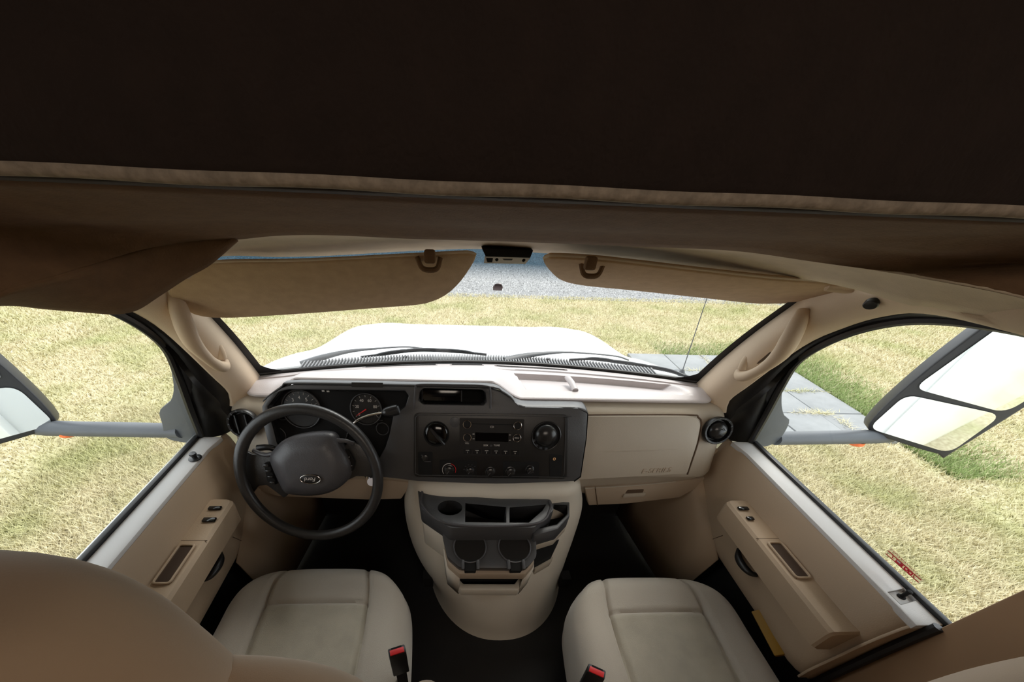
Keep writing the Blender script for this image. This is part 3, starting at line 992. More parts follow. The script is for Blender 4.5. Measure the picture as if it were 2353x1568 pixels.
# round end vents
for s, px, py in ((-1, 562, 973), (1, 1646, 989)):
    c = at(px, py, plane=PG) + NF * .008
    n = unit(NF + V(-s * .10 if s > 0 else .1, 0, 0))
    vt = MB().lathe(c, n, [(.0405, -.012), (.041, .002), (.039, .005), (.0345, .004), (.032, -.004), (.030, -.012), (.0001, -.014)], 44).build('air_vent', M['black'], dash)
    for k in range(14):
        w = 2 * math.pi * k / 14
        ex = unit(np.cross(n, V(0, 0, 1))); ey = np.cross(n, ex)
        MB().box(c + n * .003 + .0365 * (math.cos(w) * ex + math.sin(w) * ey), (.0025, .0015, .0025)).build('vent_tooth', M['arm'], vt)
    if s > 0:
        MB().lathe(c - n * .006, n, [(.028 * math.cos(a), .020 * math.sin(a)) for a in np.linspace(0, 1.5, 14)], 32).build('vent_ball', M['knob'], vt)
        MB().tube([c + n * .016 + V(-.009, 0, .004), c + n * .018 + V(0, 0, .012), c + n * .015 + V(.010, 0, .004)], .0010, 6).build('vent_chevron', M['deep'], vt)
    else:
        for o_ in (-.013, .013):
            a_ = c + n * .001 + ex * o_
            MB().box(a_, (.0015, .02, .030), rot=np.array([ex, n, ey]).T @ np.diag([1, .4, .85])).build('vent_vane', M['knob'], vt)
        MB().lathe(c - n * .010, n, [(.028 * math.cos(a), .006 * math.sin(a)) for a in np.linspace(0, 1.5, 6)], 32).build('vent_ball', M['deep'], vt)

# =================================================================== ENGINE COVER / CONSOLE
con = empty('engine_cover', (.05, .75, .78), 'bulging beige engine cover console between the footwells', 'engine cover')
rings = []
#      z     xl     xr    yfront  xc  sharp
spec = [(.775, -.205, .355, .515, .07, 2.2), (.80, -.203, .352, .528, .07, 2.2), (.86, -.215, .35, .545, .068, 2.1), (.95, -.262, .360, .58, .06, 2.1), (1.05, -.276, .366, .63, .05, 2.3),
        (1.15, -.270, .360, .70, .045, 3), (1.22, -.252, .336, .745, .042, 4), (1.265, -.235, .315, .755, .04, 5), (1.283, -.215, .292, .772, .04, 5), (1.288, -.18, .26, .80, .04, 4)]
for z, xl, xr_, yf, xc, ex_ in spec:
    row = []
    yb = .93
    for k in range(49):
        a = math.pi * k / 48                # from left back, round the front, to right back
        cs, sn = math.cos(a), math.sin(a)
        hw = (xc - xl) if cs > 0 else (xr_ - xc)
        row.append(V(xc - (abs(cs) ** (2 / ex_)) * math.copysign(hw, cs), yb - (sn ** (2 / ex_)) * (yb - yf), z))
    rings.append(row)
G = []
for j in range(49):
    G.append(cat([rings[i][j] for i in range(len(rings))], 34))
g = MB().grid(G)
top = [G[j][-1] for j in range(49)]
g.add(top, [tuple(range(49))])
g.build('cover_shell', M['shell'], con, smooth=60)
# beige bin under the cup holders
def Zp(pts, z): return [at(a, b, Z=z) for a, b in pts]


cupo = [(1015, 1222), (1232, 1213), (1233, 1280), (1211, 1306), (1056, 1305), (1028, 1280)]
PC = (V(0, .62, 1.203), unit(V(0, -.34, .94)))
NC = PC[1]
Cp = lambda px, py, off=0: at(px, py, plane=PC) + NC * off
YC = unit(V(0, .94, .34))
cu = [Cp(*p) for p in cupo]


def down(pts, dz, sh=V(0, 0, 0)): return [p + V(0, 0, dz) + sh for p in pts]


back = V(0, .10, 0)
cu_b = [cu[0] + V(-.02, .12, 0), cu[1] + V(.02, .12, 0)] + cu[2:]
up3 = V(0, 0, 1)
# black cup-holder tray, with open holes
hcirc = lambda px, r=.046: [Cp(px, 1257) + r * (math.cos(w) * V(1, 0, 0) + math.sin(w) * YC) for w in np.linspace(0, 2 * math.pi, 32, endpoint=False)]
tr = plate3(roundpoly(cu, .010, 3), [hcirc(1080), hcirc(1182)], NC, .035).build('cup_tray', M['char'], con, bevel=.003)
tag(tr, 'charcoal tray with two cup holders')
for cpx in (1080, 1182):
    c = Cp(cpx, 1257)
    MB().lathe(c, -NC, [(.046, .0), (.0445, .03), (.040, .075), (.0001, .076)], 32).build('cup_well', M['black'], tr)
    ring2(c + NC * .001, NC, .0465, .0022, 36).build('well_rim', M['hub'], tr)
    RC = np.array([V(1, 0, 0), YC, NC]).T
    MB().box(c - YC * .055 - NC * .012, (.016, .016, .0135), rot=RC).build('handle_notch', M['deep'], tr, bevel=.002)
    for sx_ in (-1, 1):
        MB().box(c - YC * .054 + V(sx_ * .021, 0, 0) + NC * .002, (.0045, .014, .008), rot=RC).build('notch_post', M['char'], tr, bevel=.003)
# upper storage tray
z2 = 1.262
uo = Zp([(958, 1114), (1010, 1130), (1075, 1141), (1150, 1147), (1266, 1148), (1273, 1172), (1228, 1213), (1034, 1214), (966, 1168)], z2)
hc = [at(1034, 1167, Z=z2) + V(math.cos(w) * .036, math.sin(w) * .030, 0) for w in np.linspace(0, 2 * math.pi, 24, endpoint=False)]
hA = Zp([(1069, 1157), (1163, 1166), (1163, 1201), (1069, 1200)], z2)
hB = Zp([(1171, 1167), (1255, 1160), (1246, 1174), (1215, 1201), (1171, 1201)], z2)
ut = plate3(roundpoly(uo, .008, 2), [hc, hA, hB], up3, .060).build('storage_tray', M['char'], con, bevel=.003)
tag(ut, 'charcoal storage tray with divided wells')
for hh in (hA, hB, hc):
    bt = [p + V(0, 0, -.0595) for p in hh]
    g = MB().grid([hh + [hh[0]], bt + [bt[0]]])
    g.add(bt, [tuple(range(len(bt)))])
    g.build('tray_well', M['black'], ut, smooth=30)
plate3(down([p * .985 + V(.05, .70, z2) * .015 for p in uo], -.061), [], up3, .11).build('tray_skirt', M['shell'], con, bevel=.006)
rimp = cat([p + V(0, 0, .002) for p in Zp([(972, 1122), (972, 1165), (1040, 1207), (1226, 1206), (1264, 1172), (1262, 1152)], z2)], 50)
MB().tube(rimp, .004, 8).build('tray_rim', M['hub'], ut)
# right-hand side bin
z3 = 1.235
so = Zp([(1262, 1152), (1309, 1154), (1309, 1186), (1282, 1216), (1228, 1232), (1222, 1216)], z3)
hS = Zp([(1272, 1160), (1303, 1161), (1303, 1182), (1279, 1205), (1240, 1214)], z3)
sb = plate3(so, [hS], up3, .0505).build('side_bin', M['char'], con, bevel=.003)
bt = [p + V(0, 0, -.05) for p in hS]
g = MB().grid([hS + [hS[0]], bt + [bt[0]]]); g.add(bt, [tuple(range(len(bt)))])
g.build('bin_well', M['deep'], sb, smooth=30)
plate3(down(so, -.051), [], up3, .025).build('bin_skirt', M['beige'], sb, bevel=.003)
q = Zp([(1226, 1262), (1285, 1240), (1268, 1276), (1228, 1298)], 1.12)
plate3(q, [], up3, .02).build('bin_opening', M['deep'], sb)
plate3(Zp([(1226, 1300), (1272, 1278), (1265, 1290), (1230, 1310)], 1.085), [], up3, .03).build('bin_lip', M['beige'], sb, bevel=.003)
# beige housing below the trays
ho = [cu_b[0] + V(.004, 0, 0), cu_b[1] - V(.004, 0, 0)] + [p + V(0, .004, 0) for p in cu[2:]]
band = plate3(down(ho, -.036), [], up3, .03).build('pocket_band', M['beige_dark'], con, bevel=.004)
for k in (1, 4):
    a, b = (ho[1], ho[2]) if k == 1 else (ho[5], ho[0])
    c_, d_ = (ho[2], ho[3]) if k == 1 else (ho[4], ho[5])
    g = MB()
    for p, q_ in ((a, b), (c_, d_)):
        g.grid([[p + V(0, 0, -.06), q_ + V(0, 0, -.06)], [p * .97 + con_c * .03 + V(0, .0, -.18) if False else p + V(0, .02, -.18), q_ + V(0, .02, -.18)]])
    g.build('pocket_side', M['shell'], band, mods=solid(.006, 0))
lipo = [ho[0] + V(.01, .02, -.135), ho[1] + V(-.01, .02, -.135), ho[2] + V(-.008, .012, -.135), ho[3] + V(-.006, .006, -.135), ho[4] + V(.006, .006, -.135), ho[5] + V(.008, .012, -.135)]
lc_ = sum(lipo) / 6
lin_ = [lc_ + (p - lc_) * V(.90, .80, 1) + V(0, .004, 0) for p in lipo]
plip = plate3(lipo, [lin_], up3, .035).build('pocket_lip', M['shell'], con, bevel=.004)
MB().add(down(lin_, -.03), [tuple(range(6))]).build('pocket_floor', M['deep'], plip)
MB().grid([lin_ + [lin_[0]], down(lin_, -.03) + [lin_[0] + V(0, 0, -.03)]]).build('pocket_wall', M['deep'], plip)
bk = [p + V(0, .055, 0) for p in (ho[4], ho[3])]
g = MB().grid([[bk[0] + V(-.03, 0, -.06), bk[1] + V(.03, 0, -.06)], [bk[0] + V(-.03, 0, -.17), bk[1] + V(.03, 0, -.17)]])
g.build('pocket_back', M['deep'], con)
0 and plate3([ho[0] + V(-.01, .03, -.035), ho[0] + V(.0, -.0, -.035), ho[5] + V(0, 0, -.035), ho[5] + V(0, .06, -.035)], [], up3, .1)
# black latches at the foot of the cover
for px, py in ((984, 1330), (1296, 1332)):
    c = at(px, py, Z=.90)
    MB().box(c, (.018, .02, .03)).build('cover_latch', M['deep'], con, bevel=.004)

# =================================================================== STEERING WHEEL
wa = math.radians(22)
WC = CAMLOC + R @ (V((713.5 - CX) / FPX, -(1096 - CY) / FPX, 1) * .962)
WN = unit(V(.02, -math.cos(wa), math.sin(wa)))
WX = unit(V(1, 0, 0) - WN * WN[0])
WY = np.cross(WN, WX)
PW = (WC, WN)
W = lambda px, py, off=0: at(px, py, plane=(WC + WN * off, WN))
sw = empty('steering_wheel', WC, 'black steering wheel turned upside down in front of the driver seat', 'steering wheel')
rim = [WC + .1845 * (math.cos(w) * WX + math.sin(w) * WY) for w in np.linspace(0, 2 * math.pi, 96, endpoint=False)]
MB().tube(rim, .0150, 18, closed=True).build('wheel_rim', M['leather'], sw)
# spokes (broad wing on each side) as a curved plate below the rim plane
wl = [W(*p, -.022) for p in [(560, 1035), (578, 1044), (600, 1048), (632, 1046), (660, 1040), (680, 1120), (652, 1146), (634, 1132), (612, 1116), (592, 1118), (578, 1138), (562, 1110)]]
wr = [W(*p, -.022) for p in [(800, 1016), (808, 1014), (824, 1022), (868, 1050), (877, 1090), (868, 1106), (848, 1098), (822, 1094), (800, 1104), (770, 1128), (760, 1060)]]
for q in (wl, wr):
    plate3(q, [], WN, .012).build('spoke', M['leather'], sw, bevel=.004)
MB().tube(cat([W(582, 1036, -.018), W(612, 1046, -.012), W(645, 1038, -.012)], 14), [.006, .006, .008], 10).build('spoke_bar', M['hub'], sw)
MB().tube(cat([W(812, 1020, -.018), W(795, 1014, -.012), W(775, 1013, -.012)], 14), [.006, .006, .008], 10).build('spoke_bar', M['hub'], sw)
# airbag hub: dished dome over a rounded outline
ho_ = cat([W(*p, -.004) for p in [(636, 1026), (655, 1010), (690, 1000), (735, 995), (764, 999), (776, 1016), (790, 1035), (803, 1062), (806, 1085), (800, 1103), (775, 1124), (745, 1136), (705, 1140), (665, 1136), (652, 1130), (640, 1108), (622, 1066), (622, 1045)]], 64, closed=True)
hc_ = sum(ho_) / len(ho_)
G = [[p - WN * .030 for p in ho_]]
for k in range(11):
    t = k / 10
    sc_ = 1 - t * .98
    lift = .024 * math.sin(min(1, t * 2.2) * math.pi / 2) + .004 * t
    G.append([hc_ + (p - hc_) * (sc_ if t > 0 else 1) + WN * (lift) for p in ho_])
G.append([hc_ + WN * .028 for p in ho_])
hb = MB().grid(G, closeu=True).build('airbag_hub', M['hub'], sw, smooth=60)
# badge, upside down because the wheel is turned half round
bc = W(714, 1101, .0245)
bd = MB().lathe(bc, WN, [(.0135, -.003), (.0135, .0012), (.0115, .0024), (.0001, .0024)], 40, sx=2.0, xd=WX).build('badge', M['black'], hb)
tag(bd, 'oval chrome-edged badge reading Ford upside down')
bring = [bc + WN * .0034 + (.0265 * math.cos(w) * WX + .0128 * math.sin(w) * WY) for w in np.linspace(0, 2 * math.pi, 48, endpoint=False)]
MB().tube(bring, .0010, 8, closed=True).build('badge_ring', M['chrome'], bd) if False else MB().tube(bring, .0010, 8, closed=True).build('badge_ring', M['chrome'], hb)
text('badge_lettering', 'Ford', bc + WN * .0030, -WX, WN, .0155, M['print'], hb, shear=.3)
# switch clusters on the spokes
for pts, n_ in (([(606, 1064), (618, 1063), (636, 1116), (614, 1108)], 4), ([(784, 1034), (800, 1034), (816, 1062), (812, 1082), (800, 1086)], 2)):
    q = roundpoly([W(*p, -.012) for p in pts], .006, 3)
    pod = plate3(q, [], WN, .014).build('switch_pod', M['deep'], sw, bevel=.002)
    a_, b_ = (W(612, 1070, -.009), W(626, 1110, -.009)) if n_ == 4 else (W(799, 1052, -.009), W(805, 1072, -.009))
    for k in range(n_):
        c = a_ + (b_ - a_) * k / max(1, n_ - 1)
        MB().box(c, (.007, .004, .003), rot=np.array([WX, WY, WN]).T).build('switch_key', M['knob'], pod, bevel=.0015)
# column shroud and stalks
col = empty('steering_column', WC - WN * .12, 'dark steering column shroud behind the wheel with gear lever and ignition', 'steering column')
sh0, sh1 = WC - WN * .045 + WY * .02, WC - WN * .17 + WY * .02
g = MB()
G = []
for t in np.linspace(0, 1, 6):
    c = sh0 * (1 - t) + sh1 * t
    G.append([c + (.080 + .008 * t) * (abs(math.cos(w)) ** .6) * math.copysign(1, math.cos(w)) * WX + (.062) * (abs(math.sin(w)) ** .6) * math.copysign(1, math.sin(w)) * WY for w in np.linspace(0, 2 * math.pi, 40, endpoint=False)])
g.grid(G, closeu=True)
g.add(G[0], [tuple(range(40))])
g.build('column_shroud', M['char'], col, smooth=50)
# gear lever
st_ = cat([W(806, 980, -.05), W(822, 966, -.045), W(845, 956, -.04), W(868, 951, -.035), W(884, 948, -.03)], 20)
gl2 = MB().tube([WC - WN * .10 + WX * .07 + WY * .06] + st_, [.004] * 21, 10).build('gear_lever', M['chrome'], col)
kb0, kb1 = W(878, 950, -.03), W(914, 942, -.03)
ax = unit(kb1 - kb0)
kl = np.linalg.norm(kb1 - kb0)
MB().lathe(kb0, ax, [(.006, 0), (.011, .006), (.0135, .014), (.0145, kl * .7), (.014, kl), (.010, kl + .002), (.0001, kl + .002)], 28).build('lever_knob', M['knob'], gl2)
MB().lathe(kb1 + ax * .002, ax, [(.010, 0), (.010, .0015), (.0001, .0015)], 24).build('knob_button', M['arm'], gl2)
# turn stalk on the left
MB().tube(cat([WC - WN * .09 - WX * .07 + WY * .03, W(625, 1030, -.07), W(592, 1030, -.07)], 10), .009, 10).build('turn_stalk', M['black'], col)
# ignition key with a round white tag
kc = W(846, 1091, -.05)
ig = MB().lathe(kc - WN * .04, WN, [(.016, 0), (.016, .032), (.013, .036), (.0001, .036)], 24).build('ignition_lock', M['deep'], col)
key = empty('key', kc, 'ignition key with a round white tag, hanging behind the steering wheel', 'key')
g = MB().box(kc + WN * .006 - WY * .0, (.0018, .010, .014), rot=np.array([WX, WY, WN]).T)
g.tube([kc + WN * .02 + WX * .004, kc + WN * .022 + WY * .014 - WX * .003], .0022, 6)
g.build('key_blade', M['chrome'], key)
ring2(W(850, 1098, -.03), WX, .009, .0009, 24).build('key_ring', M['chrome'], key)
tagc = W(854, 1108, -.012)
MB().lathe(tagc, WN, [(.0125, 0), (.0125, .002), (.0115, .003), (.0001, .003)], 28).build('key_tag', mat('white_tag', (240, 238, 246), .4, .01), key)

# =================================================================== SEATS


def seat(name, lab, xc, yf, zt, hw, fold_, sgn, tilt, backy, backz):
    root = empty(name, (xc, yf - .27, .78), lab, 'seat', 'cab seats')
    L_ = .53
    NU, NV = 70, 80
    G = []
    for j in range(NV + 1):
        v = j / NV                          # 0 front, 1 back
        row = []
        for i in range(NU + 1):
            u = -1 + 2 * i / NU
            w = hw * (1 - .10 * (1 - v) ** 3) * (1 - .02 * v)
            fy = .022 * (1 - abs(u) ** 3)
            # outline rounding at the front corners
            cr = 1 - (max(0, .22 - v) / .22) ** 2.4 * .16
            x = xc + u * w * cr
            y = yf + fy - .028 - v * L_ - .035 * abs(u) ** 5 * (1 - v)
            eu = max(0, (abs(u) - .80) / .20)
            ev = max(0, (.13 - v) / .13)
            e = min(1, math.hypot(eu, ev))
            z = zt - .055 * (1 - math.sqrt(max(0, 1 - e * e)))
            z += .022 * math.exp(-((abs(u) - .74) / .17) ** 2) * (.25 + .75 * v)
            z -= .018 * math.exp(-((u) / .5) ** 2) * v
            z += .010 * math.exp(-((v - .07) / .14) ** 2)
            # seams
            us = .50 + .06 * (1 - v)
            z -= .013 * math.exp(-((abs(u) - us) / .024) ** 2)
            vs_ = .235 + .03 * u * u
            if abs(u) < us: z -= .008 * math.exp(-((v - vs_) / .010) ** 2)
            row.append(V(x, y, z - tilt * v))
        G.append(row)
    g = MB().grid(G)
    # skirt
    loop = [G[j][0] for j in range(NV, -1, -1)] + [G[0][i] for i in range(1, NU + 1)] + [G[j][NU] for j in range(1, NV + 1)]
    cc_ = V(xc, yf - .27, 0)
    sk = []
    for dz, sc_ in ((0, 1), (-.02, 1.012), (-.05, 1.01), (-.10, .985), (-.13, .95)):
        sk.append([V(cc_[0] + (p[0] - cc_[0]) * sc_, cc_[1] + (p[1] - cc_[1]) * sc_, p[2] + dz) for p in loop])
    g.grid(sk)
    me_ = g.build('cushion', [M['seat'], M['insert']], root, smooth=75)
    for p in me_.data.polygons:
        c = p.center
        u = (c.x + root.location.x - xc) / hw
        v = (yf - .008 - (c.y + root.location.y)) / L_
        if abs(u) < .52 and v > .245 + .03 * u * u and c.z + root.location.z > zt - .09: p.material_index = 1
    # seam piping
    MB().box((xc, yf - .28, .90), (hw * .72, .20, .115)).build('pedestal', M['deep'], root, bevel=.01)
    # backrest
    def cushionblob(cx_, cy_, z0, z1, w, th, lean, name_, mt, pw=3.2, wtop=.8, nseg=36, yaw=0, pv=4.2):
        G = []
        for j in range(27):
            t = j / 26
            # vertical profile: superellipse so the top rounds over
            a = -math.pi / 2 + math.pi * t
            zz = (z0 + z1) / 2 + (z1 - z0) / 2 * math.copysign(abs(math.sin(a)) ** (2 / pv), math.sin(a))
            k = abs(math.cos(a)) ** (2 / pv)
            f_ = (zz - z0) / (z1 - z0)
            ww = w * (1 - (1 - wtop) * f_ ** 2) * max(k, .001)
            tt = th * max(k, .001)
            yy = cy_ - lean * f_
            G.append([V(cx_ + ww * math.copysign(abs(math.cos(b)) ** (2 / pw), math.cos(b)), yy + tt * math.copysign(abs(math.sin(b)) ** (2 / 2.4), math.sin(b)), zz) for b in np.linspace(0, 2 * math.pi, nseg, endpoint=False)])
        if yaw:
            cy__, sy__ = math.cos(yaw), math.sin(yaw)
            G = [[V(cx_ + (p[0] - cx_) * cy__ - (p[1] - cy_) * sy__, cy_ + (p[0] - cx_) * sy__ + (p[1] - cy_) * cy__, p[2]) for p in r_] for r_ in G]
        return MB().grid(G, closeu=True).build(name_, mt, root, smooth=80)
    return root, cushionblob


ds, blob = seat('captain_chair', 'beige cloth driver seat behind the steering wheel, its tall backrest filling the lower left', -.472, .625, 1.118, .268, 0, -1, .02, 0, 0)
DB = dict(cx=-.47, cy=.085)
blob(-.462, .095, 1.06, 1.627, .306, .070, .0, 'backrest', M['seatback'], wtop=.97, pv=8, pw=4.5)
blob(-.475, .115, 1.50, 1.785, .165, .065, -.01, 'headrest', M['seatback'], pw=2.6, wtop=.86)
blob(-.124, .10, 1.20, 1.615, .022, .040, .0, 'armrest', M['seatback'], wtop=.9)
ps, blob = seat('captain_chair', 'beige cloth passenger seat left of the yellow bar, with an arched cross seam', .473, .585, 1.118, .262, 0, 1, .02, 0, 0)
blob(.565, .075, 1.06, 1.625, .215, .070, .0, 'backrest', M['seatback'], wtop=.95, yaw=.22)
blob(.56, -.09, 1.50, 1.74, .15, .060, .02, 'headrest', M['seatback'], pw=2.6)

# seat-belt buckles
for s, px, py, z, nm, lab in ((-1, 912, 1496, 1.235, 'driver', 'black belt buckle with a red button beside the driver seat'), (1, 1371, 1543, 1.235, 'passenger', 'black belt buckle with a red button beside the passenger seat')):
    c = at(px, py, Z=z)
    root = empty('seat_belt_buckle', (c[0], c[1], .98), lab, 'belt buckle', 'seat belt buckles')
    yaw = math.radians(-18 if s < 0 else 28)
    tl = math.radians(6)
    X_ = V(math.cos(-yaw), math.sin(-yaw), 0); Y_ = V(-math.sin(-yaw), math.cos(-yaw), 0)
    Zd = unit(V(0, .10, 1)); Y_ = unit(Y_ - Zd * (Y_ @ Zd)); X_ = np.cross(Y_, Zd)
    RM = np.array([X_, Y_, Zd]).T
    MB().box(c - Zd * .045, (.0185, .0105, .045), rot=RM).build('buckle_body', M['black'], root, bevel=.003)
    MB().box(c + Zd * .0005 - Y_ * .002, (.015, .006, .002), rot=RM).build('red_button', M['red'], root, bevel=.001)
    MB().box(c + Zd * .001 + Y_ * .006, (.011, .0022, .0012), rot=RM).build('tongue_slot', M['deep'], root)
    MB().box(c - Zd * .17, (.012, .004, .09), rot=RM).build('buckle_stalk', M['deep'], root)

# yellow bar between passenger seat and door
a_, b_ = at(1735, 1408, X=.745), at(1795, 1512, X=.745)
a_, b_ = at(1738, 1405, X=.742), at(1793, 1508, X=.742)
yb = MB().tube([a_, b_], .016, 4, flat=1.0)
o = yb.build('bar', M['yellow'], None, bevel=.003, origin=(a_ + b_) / 2)
tag(o, 'dull yellow bar wedged in the gap between the passenger seat and the door', 'bar')

# =================================================================== DOORS
for s in (-1, 1):
    side = 'driver' if s < 0 else 'passenger'
    root = empty('door_1' if s < 0 else 'door_2', (s * .80, .58, .85), 'beige %s door with armrest, %s' % (side, 'round mirror switch on the pale ledge' if s < 0 else 'red-printed sticker on its window'), 'door', 'cab doors', kind='structure')
    Y0, Y1 = .27, .862
    # lofted inner panel: cross-section from the window seal to the sill
    secs = [(.786, 1.386), (.776, 1.390), (.770, 1.378), (.764, 1.35), (.756, 1.325), (.752, 1.30), (.749, 1.27), (.747, 1.24), (.742, 1.20), (.740, 1.16), (.742, 1.135), (.750, 1.12), (.80, 1.115)]
    G = []
    for y in np.linspace(Y0, Y1 + .03, 30):
        e = max(0, (Y0 + .03 - y) / .03)
        G.append([V(s * (x + .02 * e), y, z) for x, z in secs])
    g = MB().grid([[G[i][j] for i in range(30)] for j in range(len(secs))])
    g.build('door_panel', M['door'], root, mods=solid(.004, 0), smooth=50)
    MB().box((s * .80, .56, .95), (.012, .32, .17)).build('door_sill', M['deep'], root)
    ec = [V(s * x, Y0 + .001, z) for x, z in ((.775, 1.390), (.768, 1.378), (.758, 1.345), (.750, 1.30), (.746, 1.24), (.740, 1.16), (.745, 1.12), (.90, 1.12), (.93, 1.28), (.88, 1.375), (.85, 1.392))]
    plate3(ec, [], V(0, -1, 0), .006).build('door_edge', M['door'], root, bevel=.002)
    MB().tube([V(s * .80, Y0 - .008, 1.41), V(s * .795, Y0 - .008, 1.37), V(s * .79, Y0 - .008, 1.30), V(s * .785, Y0 - .008, 1.0)], .009, 8).build('rear_seal', M['gask'], root)
    # kick panel further forward
    G = [[V(s * (x - .0 - .06 * t), ys + (1.14 - ys) * t, z) for x, z, ys in ((.746, 1.27, .88), (.741, 1.2, .76), (.740, 1.12, .62), (.742, .95, .64), (.745, .80, .66))] for t in np.linspace(0, 1, 5)]
    MB().grid(G).build('kick_panel', M['door'], root, mods=solid(.004, 0))
    G = [[V(s * (x - .01 * t), Y1 + .02 + .26 * t, z) for x, z in secs[3:8]] for t in np.linspace(0, 1, 3)]
    MB().grid(G).build('front_panel', M['door'], root, mods=solid(.004, 0))
    # pale ledge under the window
    lo_ = [V(s * .829, Y0, 1.4005), V(s * .830, Y1, 1.4005), V(s * .768, Y1, 1.4005), V(s * .778, .80, 1.4005), V(s * .776, .40, 1.4005), V(s * .774, Y0, 1.4005)]
    lh = [] if s < 0 else [[at(*p, Z=1.4005) for p in [(2040, 1361), (2077, 1353), (2106, 1380), (2070, 1390)]]]
    lg = plate3(lo_, lh, V(0, 0, 1), .014).build('window_ledge', M['ledge'], root, bevel=.004)
    if s > 0:
        w_ = lh[0]
        MB().grid([w_ + [w_[0]], [p + V(0, 0, -.007) for p in w_] + [w_[0] + V(0, 0, -.007)]]).add([p + V(0, 0, -.007) for p in w_], [(0, 1, 2, 3)]).build('lock_recess', M['ledge'], lg, smooth=20)
    # seal
    MB().box((s * .834, (Y0 + .855) / 2 - .0, 1.399), (.0065, (.86 - Y0) / 2, .009)).build('window_seal', M['gask'], root, bevel=.002)
    # outer door skin (white) with mirror base outside
    g = MB()
    G = [[V(s * x, y, z) for y in (Y0, Y1 + .15)] for x, z in ((.852, 1.395), (.875, 1.38), (.93, 1.28), (.95, 1.1), (.94, .8), (.92, .62))]
    g.grid(G)
    g.build('outer_skin', M['white'], root, mods=solid(.004, 0))
    # glass
    gx = lambda z: s * (.835 - .29 * (z - 1.395))
    zt_ = 1.86
    g = MB().add([V(gx(1.39), Y0, 1.39), V(gx(1.39), .865, 1.39), V(gx(1.66), .815, 1.66), V(gx(1.72), .775, 1.72), V(gx(1.80), .68, 1.80), V(gx(1.85), .56, 1.85), V(gx(1.87), .4, 1.87), V(gx(1.87), Y0 - .02, 1.87)], [tuple(range(8))])
    g.build('window_glass', M['glass'], root)
    # frame channel: front of the glass, up the pillar and along the top
    fr = [V(gx(1.395), .862, 1.395), V(gx(1.50), .845, 1.50), V(gx(1.60), .832, 1.60), V(gx(1.665), .818, 1.668), V(gx(1.72), .775, 1.725), V(gx(1.78), .705, 1.783), V(gx(1.83), .62, 1.828), V(gx(1.857), .52, 1.853), V(gx(1.868), .40, 1.864), V(gx(1.87), Y0 - .03, 1.866)]
    fr = cat(fr, 44)
    MB().tube([p + V(-s * .006, 0, 0) for p in fr], .009, 8).build('frame_channel', M['gask'], root)
    MB().tube([p + V(-s * .014, .020, .010) for p in fr], .0045, 8).build('frame_seal', M['rubber'], root)
    trimo = cat([V(s * .735, .95, 1.42), V(s * .735, .915, 1.47), V(s * .720, .908, 1.515), V(s * .712, .865, 1.585), V(s * .708, .79, 1.717), V(s * .695, .715, 1.785), V(s * .678, .645, 1.827), V(s * .658, .57, 1.852), V(s * .650, .45, 1.862), V(s * .648, .20, 1.868)], 44)
    g = MB().grid([[fr[i] * (1 - t) + (trimo[i] + V(s * .006, .006, 0)) * t for i in range(44)] for t in np.linspace(0, 1, 4)])
    g.build('door_frame', M['gask'], root, mods=solid(.003, 0))
    # black sail trim inside the front corner of the window
    q = [V(s * .830, .862, 1.393), V(s * .800, .852, 1.50), V(s * .772, .840, 1.60), V(s * .752, .826, 1.665), V(s * .738, .80, 1.70), V(s * .735, .87, 1.60), V(s * .742, .905, 1.53), V(s * .75, .93, 1.46), V(s * .77, .95, 1.38), V(s * .80, .91, 1.375)]
    cq = sum(q) / len(q) + V(-s * .008, -.008, 0)
    g = MB()
    n_ = len(q)
    g.add(q + [cq], [(i, (i + 1) % n_, n_) for i in range(n_)])
    g.build('sail_trim', M['black'], root, mods=solid(.006, 0))
    # armrest
    ax0, ax1 = .690, .757
    G = []
    for y, wi, dz in ((.698, .05, -.02), (.694, .02, -.008), (.685, .006, -.001), (.675, 0, 0), (.6, 0, 0), (.5, 0, 0), (.4, 0, 0), (.31, 0, 0), (.297, .003, -.001), (.292, .008, -.006)):
        G.append([V(s * (ax1), y, 1.318 + dz), V(s * (ax0 + .008 + wi), y, 1.318 + dz), V(s * (ax0 + .001 + wi), y, 1.312 + dz), V(s * (ax0 + wi), y, 1.300), V(s * (ax0 + .006 + wi), y, 1.25), V(s * (ax0 + .020 + wi), y, 1.240), V(s * ax1, y, 1.236)])
    g = MB().grid(G)
    g.add(G[0], [tuple(range(7))]); g.add(G[-1], [tuple(range(7))])
    ar = g.build('armrest', M['door'], root, smooth=28)
    # cup / pull slot in the armrest: a rim, flat patches painted dark for the well's shade
    wy0, wy1 = .425, .530
    MB().box((s * .728, (wy0 + wy1) / 2, 1.3186), (.0165, (wy1 - wy0) / 2, .0008)).build('pull_slot', M['ghost'], ar)
    rim_ = [V(s * .710, wy0, 1.321), V(s * .746, wy0, 1.321), V(s * .746, wy1, 1.321), V(s * .710, wy1, 1.321)]
    rr_ = roundpoly(rim_, .008, 3)
    MB().tube(rr_, .0028, 8, closed=True).build('slot_rim', M['door'], ar)
    inner_ = roundpoly([V(s * .716, wy0 + .006, 1.3198), V(s * .741, wy0 + .006, 1.3198), V(s * .741, wy1 - .005, 1.3198), V(s * .716, wy1 - .005, 1.3198)], .005, 3)
    MB().add(inner_, [tuple(range(len(inner_)))]).build('slot_shade', mat('slot_depth_shade', (58, 40, 26), .8, .1), ar)
    MB().tube([V(s * .692, .545, 1.3175), V(s * .755, .545, 1.3175)], .0010, 6).build('armrest_seam', M['ghost'], ar)
